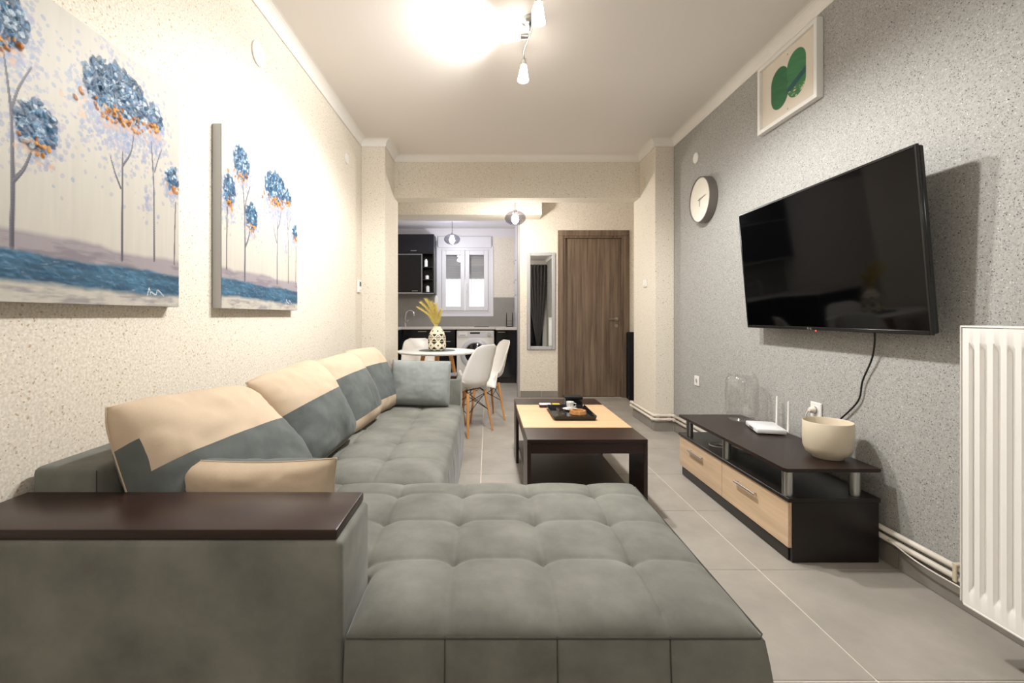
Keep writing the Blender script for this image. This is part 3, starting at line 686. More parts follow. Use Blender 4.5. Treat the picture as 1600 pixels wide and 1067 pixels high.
single('coiled_cable', bm, M_pipe, (1.45, 2.8, .287), 'pale coiled cable on the lower deck of the television stand', 'cable', smooth=True)

# ------------------------------------------------------------------ television
tv = thing('television', 'large black flat television tilted forward on the grey wall', 'television', (1.62, 2.35, 1.365), (0, math.radians(-4.9), 0))
W2, H2 = .617, .358
part('back_shell', B(.012, .035, -W2+.004, W2-.004, -H2+.004, H2-.004, bev=.006), M_tvblack, tv, 40, world=False)
part('electronics_bulge', B(.0355, .07, -.4, .4, -.25, .12, bev=.012), M_tvblack, tv, 40, world=False)
bz = part('bezel', frame(bm_new(), 0, 1, 0, 1, 0, 1, .1) if False else (lambda b: (box(b, 0, .0118, -W2, -W2+.011, -H2, H2, bev=.002), box(b, 0, .0118, W2-.011, W2, -H2, H2, bev=.002), box(b, 0, .0118, -W2+.011, W2-.011, H2-.011, H2, bev=.002), box(b, 0, .0118, -W2+.011, W2-.011, -H2, -H2+.017, bev=.002), b)[-1])(bm_new()), M_tvblack, tv, 40, world=False)
part('screen', B(.003, .0115, -W2+.0115, W2-.0115, -H2+.0175, H2-.0115), M_screen, tv, world=False)
part('standby_light', lathe(bm_new(), [(0, -.002), (.002, -.001), (.002, .002), (0, .003)], 10, (.003, .005, -H2-.002)), M_led, tv, world=False)
cu = bpy.data.curves.new('logo', 'FONT'); cu.body = 'LG'; cu.size = .014; cu.extrude = .0003; cu.align_x = 'CENTER'
tmp = bpy.data.objects.new('tmp', cu); C.objects.link(tmp); dg = bpy.context.evaluated_depsgraph_get(); me = bpy.data.meshes.new_from_object(tmp.evaluated_get(dg)); bpy.data.objects.remove(tmp)
me.materials.clear(); me.materials.append(M_steel)
lg = bpy.data.objects.new('logo', me); C.objects.link(lg); lg.parent = tv; lg.location = (-.0008, .035, -H2+.004); lg.rotation_euler = (PI/2, 0, -PI/2)
part('logo_disc', lathe(bm_new(), [(0, -.0008), (.006, -.0008), (.006, 0), (0, 0)], 18, (-.0002, .056, -H2+.009), 'X'), M_steel, tv, world=False)
bm = bm_new(); box(bm, .071, .092, -.25, .25, -.12, .12); box(bm, .071, .085, -.2, -.17, -.17, .17); box(bm, .071, .085, .17, .2, -.17, .17)
part('wall_bracket', bm, M_padding, tv, world=False)
ca = smooth_path([(1.70, 2.07, 1.10), (1.715, 2.07, 1.02), (1.735, 2.105, .90), (1.742, 2.17, .78), (1.744, 2.20, .68), (1.742, 2.32, .56), (1.735, 2.42, .46), (1.728, 2.45, .40)], 6)
single('television_cable', tube(bm_new(), ca, .004, 7), M_wire, (1.74, 2.2, .7), 'black cable hanging down the grey wall from the television', 'cable', smooth=True)

# ------------------------------------------------------------------ wall things, right
pf = thing('framed_picture', 'white framed print of two green rounded shapes high on the grey wall', 'picture', (XR, 2.71, 2.437))
fy0, fy1, fz0, fz1, fx = 2.443, 2.98, 2.228, 2.648, 1.72
bm = bm_new(); t = .024
box(bm, fx, XR-.001, fy0, fy0+t, fz0, fz1, bev=.001); box(bm, fx, XR-.001, fy1-t, fy1, fz0, fz1, bev=.001); box(bm, fx, XR-.001, fy0+t, fy1-t, fz0, fz0+t, bev=.001); box(bm, fx, XR-.001, fy0+t, fy1-t, fz1-t, fz1, bev=.001)
part('frame', bm, M_white, pf)
def colour_sheet(name, cols, origin, uvec, vvec, m, disp=None, nrm=(0, 0, 0)):
    nu, nv = cols.shape[:2]; u = np.linspace(0, 1, nu); v = np.linspace(0, 1, nv); U, V = np.meshgrid(u, v, indexing='ij')
    P = np.array(origin)+U[..., None]*np.array(uvec)+V[..., None]*np.array(vvec)
    if disp is not None: P = P+disp[..., None]*np.array(nrm)
    idx = np.arange(nu*nv).reshape(nu, nv)
    F = np.stack([idx[:-1, :-1], idx[1:, :-1], idx[1:, 1:], idx[:-1, 1:]], -1).reshape(-1, 4)
    me = bpy.data.meshes.new(name); me.vertices.add(nu*nv); me.vertices.foreach_set('co', P.ravel())
    me.loops.add(F.size); me.loops.foreach_set('vertex_index', F.ravel()); me.polygons.add(len(F)); me.polygons.foreach_set('loop_start', np.arange(0, F.size, 4))
    me.update(calc_edges=True); a = me.color_attributes.new('paint', 'FLOAT_COLOR', 'POINT')
    a.data.foreach_set('color', np.concatenate([cols, np.ones((nu, nv, 1))], -1).ravel()); me.materials.append(m)
    me.polygons.foreach_set('use_smooth', [True]*len(me.polygons)); return me
def LC(c): return np.array(lin(c))
def green_print():
    n, m = 200, 160; u = np.linspace(0, 1, n); v = np.linspace(0, 1, m); U, V = np.meshgrid(u, v, indexing='ij')
    A = U*.489; Bv = V*.372                       # metres on the paper, u runs from the viewer's right to left
    col = np.ones((n, m, 3))*LC((226, 216, 202))
    def cap(cu, c0, c1, r): return np.hypot(A-cu, Bv-np.clip(Bv, c0, c1))-r
    for cu, c0, c1, tone in ((.315, .145, .225, (58, 112, 76)), (.165, .150, .250, (70, 128, 88))):
        d = cap(cu, c0, c1, .082); k = np.clip(.5-d/.0025, 0, 1)[..., None]
        ns = fnoise(A*8+Bv*20, Bv*60-A*20, 4)[..., None]; cc = LC(tone)*(.85+.35*ns)
        if cu < .2:
            band = (np.abs(Bv-.155-(A-.165)*-.35) < .018)[..., None]; cc = np.where(band, LC((52, 92, 96)), cc)
            sp = ((fnoise(A*60, Bv*120, 8) > .64) & (Bv < .125))[..., None]; cc = np.where(sp, LC((206, 198, 150)), cc)
        col = col*(1-k)+cc*k
    for p, q in ((.24, .185), (.24, .345), (.24, .03)):
        k = (np.hypot(A-p, Bv-q) < .005)[..., None]; col = np.where(k, LC((60, 80, 66)) if q == .185 else LC((150, 140, 128)), col)
    return col
me = colour_sheet('print', green_print(), (-.019, -.243, -.185), (0, .489, 0), (0, 0, .372), M_print)
pr = bpy.data.objects.new('print', me); C.objects.link(pr); pr.parent = pf
part('backing', B(XR-.017, XR-.002, fy0+t, fy1-t, fz0+t, fz1-t), M_paper, pf)
ck = thing('wall_clock', 'round wall clock with cream face and deep grey rim', 'clock', (XR, 3.74, 2.012))
cc = (XR, 3.74, 2.012); XF = 1.69-XR
part('rim', lathe(bm_new(), [(.0, -.002), (.18, -.002), (.182, -.004), (.182, XF+.002), (.180, XF), (.174, XF), (.172, XF+.008), (0, XF+.008)], 64, cc, 'X'), M_clockrim, ck, 40)
part('face', lathe(bm_new(), [(0, XF+.007), (.1715, XF+.007)], 64, cc, 'X'), M_clockface, ck)
def hand(l, a, wd, x):
    b = bm_new(); dy, dz = math.sin(a)*l, math.cos(a)*l; py, pz = math.cos(a)*wd, -math.sin(a)*wd
    for xx in (x, x+.0012):
        pass
    P = [(-dy*.2-py, -dz*.2-pz), (-dy*.2+py, -dz*.2+pz), (dy+py*.5, dz+pz*.5), (dy-py*.5, dz-pz*.5)]
    f0 = [b.verts.new((x, 3.74+y, 2.012+zz)) for y, zz in P]; f1 = [b.verts.new((x-.0012, 3.74+y, 2.012+zz)) for y, zz in P]
    b.faces.new(f0); b.faces.new(f1[::-1])
    for k in range(4): b.faces.new((f0[k], f1[k], f1[(k+1) % 4], f0[(k+1) % 4]))
    return b
M_hand = mat('clock_hand', (120, 116, 110), .4)
part('hour_hand', hand(.055, math.radians(178), .004, 1.69+.005), M_hand, ck); part('minute_hand', hand(.11, math.radians(-82), .003, 1.69+.003), M_hand, ck)
def wall_disc(x, y, z, sgn, r, label, m=M_white):
    return single('junction_cover', lathe(bm_new(), [(0, 0), (r, 0), (r, sgn*.006), (r*.9, sgn*.011), (0, sgn*.012)], 32, (x, y, z), 'X'), m, (x, y, z), label, 'cover', 'round white junction covers', smooth=40)
wall_disc(XR-.001, 3.93, 2.41, -1, .046, 'round white junction cover above the wall clock')
wall_disc(XL+.001, 2.42, 2.44, 1, .062, 'large round white junction cover high on the sofa wall')
wall_disc(XL+.001, 3.94, 2.408, 1, .045, 'smaller round white junction cover near the left pillar')
wall_disc(XPR-.001, 4.72, 2.437, -1, .045, 'round cover on the side of the right pillar', mat('cream_cover', (224, 212, 190), .6))
sw = thing('light_switch', 'small white light switch on the side of the right pillar', 'switch', (XPR, 4.66, 1.40))
part('plate', B(XPR-.012, XPR-.001, 4.62, 4.70, 1.37, 1.445, bev=.003), M_white, sw); part('rocker', B(XPR-.017, XPR-.0125, 4.635, 4.685, 1.385, 1.43, bev=.002), M_white, sw)
def socket(y, z, label, plug=False):
    s = thing('power_socket', label, 'socket', (XR, y, z), group='white wall sockets')
    part('plate', B(XR-.010, XR-.001, y-.041, y+.041, z-.041, z+.041, bev=.003), M_white, s)
    part('recess_ring', lathe(bm_new(), [(.019, -.0105), (.022, -.0135), (.024, -.0105)], 24, (XR, y, z), 'X'), M_white, s, True)
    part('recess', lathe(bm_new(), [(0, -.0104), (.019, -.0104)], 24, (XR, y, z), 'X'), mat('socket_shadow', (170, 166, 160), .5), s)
    return s
socket(2.49, .58, 'white power socket behind the pot, with a plug in it'); socket(3.91, .54, 'empty white power socket near the right pillar')
pg = thing('router_plug', 'white plug and cord in the socket behind the pot', 'plug', (XR, 2.49, .58))
part('plug_body', lathe(bm_new(), [(0, -.014), (.017, -.014), (.017, -.030), (.010, -.042), (0, -.042)], 20, (XR, 2.495, .58), 'X'), M_pipe, pg, 40)
part('cord', tube(bm_new(), smooth_path([(XR-.041, 2.495, .58), (XR-.046, 2.51, .55), (XR-.035, 2.53, .49), (XR-.030, 2.56, .40), (XR-.033, 2.58, .36)], 6), .0035, 7), M_pipe, pg, True)

# heating pipes
def pipe(z, off, label):
    x = XR-off; t = thing('heating_pipe', label, 'pipe', (x, 2.5, z), group='white heating pipes along the grey wall')
    part('pipe_run', tube(bm_new(), [(x, .9, z), (x, YP-off-.02, z)], .0115, 12), M_pipe, t, True)
    e = YP-off
    part('pipe_turn', tube(bm_new(), [(x, e-.02, z), (x-.006, e-.006, z), (x-.02, e, z), (XPR-off+.02, e, z), (XPR-off+.006, e+.006, z), (XPR-off, e+.02, z), (XPR-off, YE+.03, z), (XPR-off+.006, YE+.045, z), (XPR-off+.03, YE+.05, z)], .0115, 12), M_pipe, t, True)
    for (a, b_) in (((x, e-.05, z), (x, e-.018, z)), ((x-.02, e, z), (x-.05, e, z)), ((XPR-off+.05, e, z), (XPR-off+.02, e, z)), ((XPR-off, e+.02, z), (XPR-off, e+.055, z)), ((XPR-off, YE-.01, z), (XPR-off, YE+.03, z))):
        part('pipe_fitting', cyl(bm_new(), a, b_, .0155, seg=14), M_pipe, t, 40)
pipe(.150, .020, 'upper white heating pipe along the grey wall'); pipe(.114, .022, 'lower white heating pipe along the grey wall')
bm = tube(bm_new(), smooth_path([(XR-.041, 1.2, .088), (XR-.041, 1.6, .095), (XR-.043, 1.85, .098), (XR-.043, 2.0, .125)], 6), .003, 6)
single('thin_white_cable', bm, M_pipe, (XR-.041, 1.6, .09), 'thin white cable strapped under the heating pipes', 'cable', smooth=True)
pcp = thing('pipe_clip', 'pale plastic clip on the pipes beside the radiator', 'clip', (XR-.02, 1.72, .13))
bm = bm_new(); box(bm, XR-.040, XR-.002, 1.71, 1.73, .162, .170, bev=.002); box(bm, XR-.040, XR-.034, 1.712, 1.728, .102, .164, bev=.002); part('clip_body', bm, M_pot, pcp)

# ------------------------------------------------------------------ radiator
rd = thing('radiator', 'tall white ribbed panel radiator on the grey wall', 'radiator', (1.62, 1.05, .15))
RX, RY0, RY1, RZ0, RZ1 = 1.540, .60, 1.52, .146, 1.046
n = 360; ys = np.linspace(RY0, RY1-.004, n); zs = [RZ0+.006, RZ0+.05, RZ0+.062, RZ0+.075, RZ1-.075, RZ1-.062, RZ1-.05, RZ1-.004]
am = [0, 0, .5, 1, 1, .5, 0, 0]
bm = bm_new(); G = []
for y in ys:
    q = ((RY1-.030-y)/.0385) % 1
    g = 0 if (RY1-y) < .026 else min(1, max(0, (abs(q-.5)-.22)/.10))
    G.append([bm.verts.new((RX+.011*g*a, y, z)) for z, a in zip(zs, am)])
for a, b_ in zip(G, G[1:]):
    for k in range(len(zs)-1): bm.faces.new((a[k], b_[k], b_[k+1], a[k+1]))
part('front_panel', bm, M_rad, rd, 30)
part('side_cover', B(RX-.004, RX+.135, RY1-.003, RY1+.001, RZ0+.01, RZ1+.004, bev=.0015), M_rad, rd)
part('top_grille', B(RX-.003, RX+.135, RY0, RY1-.004, RZ1-.002, RZ1+.003, bev=.001), M_rad, rd)
part('rear_panel', B(RX+.115, RX+.13, RY0+.01, RY1-.02, RZ0, RZ1-.02), M_rad, rd)
part('bottom_edge', B(RX-.001, RX+.012, RY0, RY1-.006, RZ0, RZ0+.008, bev=.002), M_rad, rd)
part('bleed_valve', cyl(bm_new(), (RX+.05, RY1+.0, RZ1-.03), (RX+.05, RY1+.018, RZ1-.03), .011, seg=16), M_rad, rd, 40)
part('wall_bracket', B(RX+.1305, XR-.001, .7, .74, .3, .95), M_rad, rd); part('wall_bracket', B(RX+.1305, XR-.001, 1.35, 1.39, .3, .95), M_rad, rd)

# ------------------------------------------------------------------ paintings
def tree_painting(n=330):
    u = np.linspace(0, 1, n); U, V = np.meshgrid(u, u, indexing='ij')
    R = np.random.default_rng(5); hgt_ = np.zeros((n, n))
    base = LC((219, 214, 204)); st = fnoise(U*60, V*5, 2)
    col = base*(.95+.10*st)[..., None]
    def mixin(k, c): nonlocal col; col = col*(1-k[..., None])+np.asarray(c)*k[..., None]
    hz = fnoise(U*4+3, V*0+1, 12); top = .215+.05*(hz-.4)
    k = np.clip((top-V)/.02, 0, 1)*np.clip((V-.1)/.05, 0, 1)*.75; mixin(k, LC((168, 158, 168)))
    s2 = fnoise(U*9, V*45, 22); mixin(np.clip((top-.01-V)/.02, 0, 1)*np.clip((s2-.45)*5, 0, 1)*.5, LC((132, 124, 138)))
    gt = .165+.03*(fnoise(U*5+8, V*0, 31)-.5)-.01*U; gb = .055-.02*U+.03*(fnoise(U*6, V*0+3, 33)-.5)
    k = np.clip((gt-V)/.012, 0, 1)*np.clip((V-gb)/.02, 0, 1); s3 = fnoise(U*7+V*6, V*46, 41); s4 = fnoise(U*40+V*20, V*90, 43)
    gcol = LC((44, 82, 110))*(1-s3[..., None])+LC((104, 150, 178))*s3[..., None]; gcol = gcol*(.65+.7*s4[..., None]); col = col*(1-k[..., None])+gcol*k[..., None]
    hgt_ += k*(s4-.5)*.004
    k = k*np.clip((fnoise(U*22, V*80, 51)-.70)*7, 0, 1)*.5; mixin(k, LC((196, 206, 212)))
    k2 = np.clip((gb+.02-V)/.02, 0, 1)*np.clip((fnoise(U*16, V*60, 53)-.5)*4, 0, 1)*.4; mixin(k2, LC((150, 156, 160)))
    def dab(cu, cv, a, b, ang, c, op=.9, h=0):
        m = int(max(a, b)*n)+2; i0, j0 = int(cu*n), int(cv*n); i1, i2 = max(0, i0-m), min(n, i0+m); j1, j2 = max(0, j0-m), min(n, j0+m)
        if i2 <= i1 or j2 <= j1: return
        du = U[i1:i2, j1:j2]-cu; dv = V[i1:i2, j1:j2]-cv; ca, sa = math.cos(ang), math.sin(ang)
        e = ((du*ca+dv*sa)/a)**2+((-du*sa+dv*ca)/b)**2; k = (np.clip((1.15-e)/.3, 0, 1)*op)[..., None]
        col[i1:i2, j1:j2] = col[i1:i2, j1:j2]*(1-k)+LC(c)*k; hgt_[i1:i2, j1:j2] += h*k[..., 0]
    def stroke(pts, w0, w1, c):
        pts = smooth_path([(p[0], p[1], 0) for p in pts], 30)
        for i, p in enumerate(pts):
            t = i/(len(pts)-1); ww = w0+(w1-w0)*t; dab(p.x, p.y, ww, ww*1.6, 0, c, .8); dab(p.x-ww*.5, p.y, ww*.4, ww, 0, (186, 186, 196), .25)
    def haze(cu, cv, ru, rv, nn):
        for _ in range(nn):
            a = R.uniform(0, 2*PI); r = abs(R.normal(0, .55)); s = R.uniform(.004, .011)
            c = [(166, 180, 206), (182, 178, 200), (146, 168, 200), (192, 190, 206)][R.integers(4)]
            dab(cu+ru*r*math.cos(a), cv+rv*r*math.sin(a), s, s*.8, R.uniform(0, 3), c, .5)
    def crown(cu, cv, ru, rv, nn, gold):
        for _ in range(nn):
            a = R.uniform(0, 2*PI); r = math.sqrt(R.random()); s = R.uniform(.009, .020)
            c = [(52, 98, 134), (74, 124, 158), (36, 72, 102), (104, 152, 184), (64, 110, 144), (42, 84, 114)][R.integers(6)]
            dab(cu+ru*r*math.cos(a), cv+rv*r*math.sin(a), s, s*.55, R.uniform(0, 3), c, .7, .0008)
        for _ in range(nn//14):
            a = R.uniform(0, 2*PI); r = math.sqrt(R.random())*1.1; s = R.uniform(.006, .011); dab(cu+ru*r*math.cos(a), cv+rv*r*math.sin(a), s, s*.8, 0, (212, 224, 234), .8, .001)
        for _ in range(nn//10):
            a = R.uniform(0, 2*PI); r = math.sqrt(R.random()); dab(cu+ru*r*math.cos(a), cv+rv*r*math.sin(a), .013, .002, R.uniform(0, 3), (176, 206, 222), .7, .001)
        for _ in range(gold):
            x = cu+R.normal(0, .55)*ru; y = cv-rv*R.uniform(.7, 1.5); dab(x, y, R.uniform(.008, .014), .009, R.uniform(0, 3), (232, 190, 150), .45)
        for _ in range(gold):
            x = cu+R.normal(0, .5)*ru; y = cv-rv*R.uniform(.55, 1.2); s = R.uniform(.007, .012); dab(x, y, s, s*.7, R.uniform(0, 3), [(206, 142, 44), (226, 166, 60), (178, 112, 30)][R.integers(3)], .9, .002)
    TR = (104, 104, 116)
    for cu, cv, ru, rv, nn in ((.645, .75, .2, .20, 2600), (.215, .82, .12, .15, 1300), (.32, .54, .10, .12, 900), (.065, .62, .09, .15, 900), (.845, .76, .08, .13, 700), (.95, .55, .055, .09, 420), (.80, .45, .05, .1, 60)): haze(cu, cv, ru, rv, nn)
    stroke([(.048, .22), (.05, .40), (.055, .56)], .0055, .004, (74, 62, 66))
    stroke([(.24, .17), (.243, .4), (.238, .60)], .0085, .005, TR); stroke([(.238, .58), (.262, .66), (.30, .74)], .005, .003, TR); stroke([(.238, .58), (.228, .66), (.215, .75)], .005, .003, TR); stroke([(.245, .367), (.28, .42), (.308, .50)], .006, .0035, TR)
    stroke([(.663, .18), (.665, .4), (.667, .60)], .0065, .004, TR); stroke([(.657, .46), (.63, .51), (.607, .566)], .004, .002, TR); stroke([(.668, .55), (.71, .62), (.727, .712)], .004, .0025, TR)
    stroke([(.84, .2), (.838, .5), (.823, .70)], .006, .003, TR); stroke([(.843, .58), (.86, .63), (.885, .69)], .003, .002, TR); stroke([(.968, .195), (.972, .35), (.978, .48)], .004, .003, (92, 84, 90))
    crown(.205, .855, .085, .095, 240, 16); crown(.318, .565, .066, .08, 170, 10); crown(.075, .66, .055, .085, 120, 10)
    crown(.645, .825, .155, .105, 520, 40); crown(.845, .815, .042, .055, 60, 12); crown(.952, .585, .042, .05, 60, 6)
    stroke([(.80, .045), (.81, .075), (.818, .05)], .002, .002, (235, 235, 235)); stroke([(.822, .06), (.85, .05), (.862, .07), (.90, .045)], .002, .0015, (235, 235, 235))
    return np.clip((col*.82)**1.22, 0, 1), np.clip(hgt_, 0, 1)
pcol, phgt = tree_painting()
pme = colour_sheet('painted_surface', pcol, (.0412, -.4025, -.4), (0, .805, 0), (0, 0, .8), M_paint, phgt, (1, 0, 0))
for yc, zc, lab in ((1.34, 1.515, 'large canvas of blue trees nearest the camera on the sofa wall'), (2.425, 1.515, 'canvas of blue trees farther along the sofa wall')):
    p = thing('tree_painting', lab, 'painting', (XL, yc, zc), group='blue tree canvases')
    o = bpy.data.objects.new('painted_surface', pme); C.objects.link(o); o.parent = p
    part('stretcher', B(.001, .040, -.4035, .4035, -.401, .401, bev=.002), M_canvas_side, p, world=False)
th = thing('thermostat', 'small white thermostat on the wall beside the left pillar', 'thermostat', (XL, 4.30, 1.36))
part('body', B(XL+.001, XL+.022, 4.26, 4.34, 1.30, 1.41, bev=.003), M_white, th); part('display', B(XL+.0222, XL+.0235, 4.275, 4.325, 1.355, 1.395), M_mat, th); part('dial', cyl(bm_new(), (XL+.022, 4.30, 1.328), (XL+.028, 4.30, 1.328), .012, seg=16), M_white, th, 40)

# ------------------------------------------------------------------ mirror, black panel by door
mi = thing('wall_mirror', 'narrow mirror in silver-grey frame beside the brown door', 'mirror', (.71, YD, 1.28))
part('frame', frame(bm_new(), .523, .898, .635, 1.925, YD-.03, YD-.001, .045, .006), M_mframe, mi, 40)
part('mirror_glass', B(.567, .854, YD-.012, YD-.006, .679, 1.881), M_mirror, mi)
bk = thing('black_folded_mat', 'tall black padded slab standing between door and right pillar', 'padded slab', (1.93, 5.95, 0))
part('padding', B(1.815, 2.08, 5.93, 6.14, .004, .875, bev=.02, seg=3), M_padding, bk, 40)
part('band', B(1.812, 2.083, 5.99, 6.02, .0035, .878, bev=.004), M_gloss, bk)

# ------------------------------------------------------------------ kitchen
FY = 7.6
ct2 = thing('kitchen_worktop', 'pale speckled kitchen worktop running under the window', 'worktop', (-.5, 7.9, .87))
bm = bm_new(); box(bm, -1.99, XK-.002, FY-.02, YK-.013, .865, .90, bev=.003); part('main_run', bm, M_counter, ct2)
part('right_return', B(.13, XK-.002, 7.28, FY-.021, .865, .90, bev=.003), M_counter, ct2); part('left_return', B(-1.99, -1.385, 6.6, FY-.021, .865, .90, bev=.003), M_counter, ct2)
def base_unit(x0, x1, fronts, label):
    u = thing('base_cabinet', label, 'cabinet', ((x0+x1)/2, 7.9, 0), group='black gloss kitchen base cabinets')
    part('carcass', B(x0, x1, FY+.022, YK-.015, .10, .862), M_black, u); part('plinth', B(x0, x1, FY+.07, FY+.09, 0, .099), M_black, u)
    for z0, z1, hx, hw in fronts:
        d = part('drawer', B(x0+.002, x1-.002, FY+.001, FY+.021, z0+.002, z1-.002, bev=.0015), M_gloss, u)
        b = bm_new(); box(b, hx-hw, hx+hw, FY-.028, FY-.020, z1-.035, z1-.025, bev=.001); box(b, hx-hw+.01, hx-hw+.018, FY-.020, FY+.0008, z1-.034, z1-.026); box(b, hx+hw-.018, hx+hw-.01, FY-.020, FY+.0008, z1-.034, z1-.026); part('handle', b, M_chrome, d)
base_unit(-1.38, -.825, [(.70, .86, -1.06, .07), (.10, .70, -1.0, .07)], 'black base cabinet under the sink, left of the drawers')
base_unit(-.82, -.535, [(.70, .86, -.66, .06), (.55, .70, -.66, .06), (.10, .55, -.66, .06)], 'narrow black drawer unit beside the washing machine')
u = thing('base_cabinet', 'black cabinet at the right end under the worktop', 'cabinet', (.3, 7.85, 0), group='black gloss kitchen base cabinets')
part('carcass', B(.14, XK-.004, 7.52, YK-.015, .10, .862), M_black, u); d = part('door', B(.142, XK-.006, 7.498, 7.519, .102, .86, bev=.0015), M_gloss, u); part('plinth', B(.14, XK-.004, 7.57, 7.59, 0, .099), M_black, u)
b = bm_new(); box(b, .16, .28, 7.472, 7.480, .82, .83, bev=.001); box(b, .168, .176, 7.480, 7.4978, .821, .829); box(b, .262, .270, 7.480, 7.4978, .821, .829); part('handle', b, M_chrome, d)
u = thing('base_cabinet', 'black cabinet under the left worktop return', 'cabinet', (-1.69, 7.1, 0), group='black gloss kitchen base cabinets')
part('carcass', B(-1.98, -1.41, 6.62, 7.56, .1, .862), M_black, u); part('door', B(-1.408, -1.39, 6.63, 7.55, .102, .86), M_gloss, u); part('plinth', B(-1.98, -1.46, 6.64, 7.56, 0, .099), M_black, u)
part('end_panel', B(.39, .40, 6.4, 7.2, 0, .86), M_splash, thing('grey_side_panel', 'grey panel edge standing inside the kitchen opening', 'panel', (.395, 6.8, 0))) if False else None
# washing machine
wm = thing('washing_machine', 'white front-loading washing machine under the worktop', 'washing machine', (-.2, 7.9, 0))
wx0, wx1 = -.505, .105
part('body', B(wx0, wx1, FY, YK-.06, .015, .845, bev=.012, seg=2), M_shell, wm, 40)
part('control_strip', B(wx0+.012, wx1-.012, FY-.008, FY-.0005, .735, .835, bev=.003), mat('pale_grey_plastic', (214, 214, 218), .4), wm)
part('display', B(-.285, -.125, FY-.0105, FY-.0085, .795, .818), M_dark, wm); part('detergent_drawer', B(wx0+.03, -.33, FY-.012, FY-.0085, .752, .822, bev=.002), M_shell, wm)
part('label_strip', B(wx0+.05, -.36, FY-.0135, FY-.0125, .768, .776), mat('grey_lettering', (120, 122, 130), .5), wm)
wc = (-.2, FY, .47)
dd = part('door_ring', lathe(bm_new(), [(.165, -.0005), (.245, -.0005), (.245, -.016), (.225, -.032), (.185, -.034), (.168, -.018), (.165, -.0005)], 56, wc, 'Y'), mat('door_ring_grey', (206, 206, 212), .3), wm, 40)
part('door_glass', lathe(bm_new(), [(0, -.030), (.10, -.027), (.166, -.012)], 48, wc, 'Y'), M_dark, dd, True)
part('program_knob', cyl(bm_new(), (.02, FY-.0085, .785), (.02, FY-.028, .785), .03, seg=28), M_chrome, wm, 40)
for x in (wx0+.05, wx1-.05): part('foot', cyl(bm_new(), (x, FY+.05, 0), (x, FY+.05, .016), .02), M_padding, wm)
# upper cabinet
UY = 7.86; ux0, ux1, uz0, uz1 = -1.98, -.905, 1.47, 2.46
uc = thing('wall_cabinet', 'black gloss wall cabinet with open shelves beside the kitchen window', 'cabinet', (-1.4, 8, uz0))
bm = bm_new(); box(bm, ux0, ux1, YK-.03, YK-.0125, uz0, uz1); box(bm, ux0, ux1, UY+.02, YK-.031, uz1-.02, uz1); box(bm, ux0, ux1, UY+.02, YK-.031, uz0, uz0+.02); box(bm, ux1-.018, ux1, UY+.02, YK-.031, uz0+.021, uz1-.021); box(bm, -1.115, -1.10, UY+.02, YK-.031, uz0+.021, uz1-.021); box(bm, ux0, ux0+.02, UY+.02, YK-.031, uz0+.021, uz1-.021)
part('carcass', bm, M_black, uc)
d = part('lift_door', B(ux0, ux1, UY, UY+.018, 2.13, uz1, bev=.0015), M_gloss, uc)
def bar(x, z, l=.1): b = bm_new(); box(b, x-l/2, x+l/2, UY-.028, UY-.02, z-.005, z+.005, bev=.001); box(b, x-l/2+.01, x-l/2+.018, UY-.02, UY-.0003, z-.004, z+.004); box(b, x+l/2-.018, x+l/2-.01, UY-.02, UY-.0003, z-.004, z+.004); return b
part('handle', bar(-1.24, 2.18), M_chrome, d)
d = part('glass_door', B(ux0, -1.10, UY+.004, UY+.016, uz0+.012, 2.116), M_gloss, uc); part('door_trim', frame(bm_new(), ux0, -1.10, uz0, 2.128, UY-.002, UY+.0035, .014, .001), M_alu, d); part('handle', bar(-1.22, 1.505), M_chrome, d)
for zz in (1.69, 1.90): part('shelf', B(-1.099, ux1-.019, UY+.03, YK-.031, zz, zz+.016), M_black, uc)
part('bottom_trim', B(ux0, ux1, UY-.001, UY+.018, uz0-.012, uz0-.001), M_alu, uc)
for x, z, h, r, lab in ((-1.05, 1.917, .13, .03, 'white jar on the top open shelf'), (-1.03, 1.707, .07, .032, 'white jar on the middle open shelf'), (-1.02, 1.491, .11, .03, 'white jar on the bottom open shelf')):
    j = thing('storage_jar', lab+' of the wall cabinet', 'jar', (x, 7.95, z), group='jars on the open shelves'); part('jar_body', lathe(bm_new(), [(0, 0), (r, 0), (r, h*.8), (r*.8, h*.88), (0, h*.88)], 20, (x, 7.95, z)), M_white, j, 40); part('lid', lathe(bm_new(), [(0, h*.885), (r*.85, h*.885), (r*.85, h), (0, h)], 20, (x, 7.95, z)), M_steel, j, 40)
part('strap', B(-.897, -.885, YK-.018, YK-.0125, 1.35, 2.4), M_slat, thing('shutter_strap', 'narrow grey roller shutter strap left of the kitchen window', 'strap', (-.89, YK, 1.35)))
sr = thing('strap_winder', 'oval white strap winder below the wall cabinet', 'strap winder', (-.93, YK, 1.36)); bm = lathe(bm_new(), [(0, -.013), (.05, -.013), (.05, -.024), (.04, -.034), (0, -.036)], 24, (-.91, YK, 1.36), 'Y')
for v in bm.verts: v.co.z = 1.36+(v.co.z-1.36)*1.7; v.co.x = -.90+(v.co.x+.91)*.6
part('winder_case', bm, M_white, sr, 40)
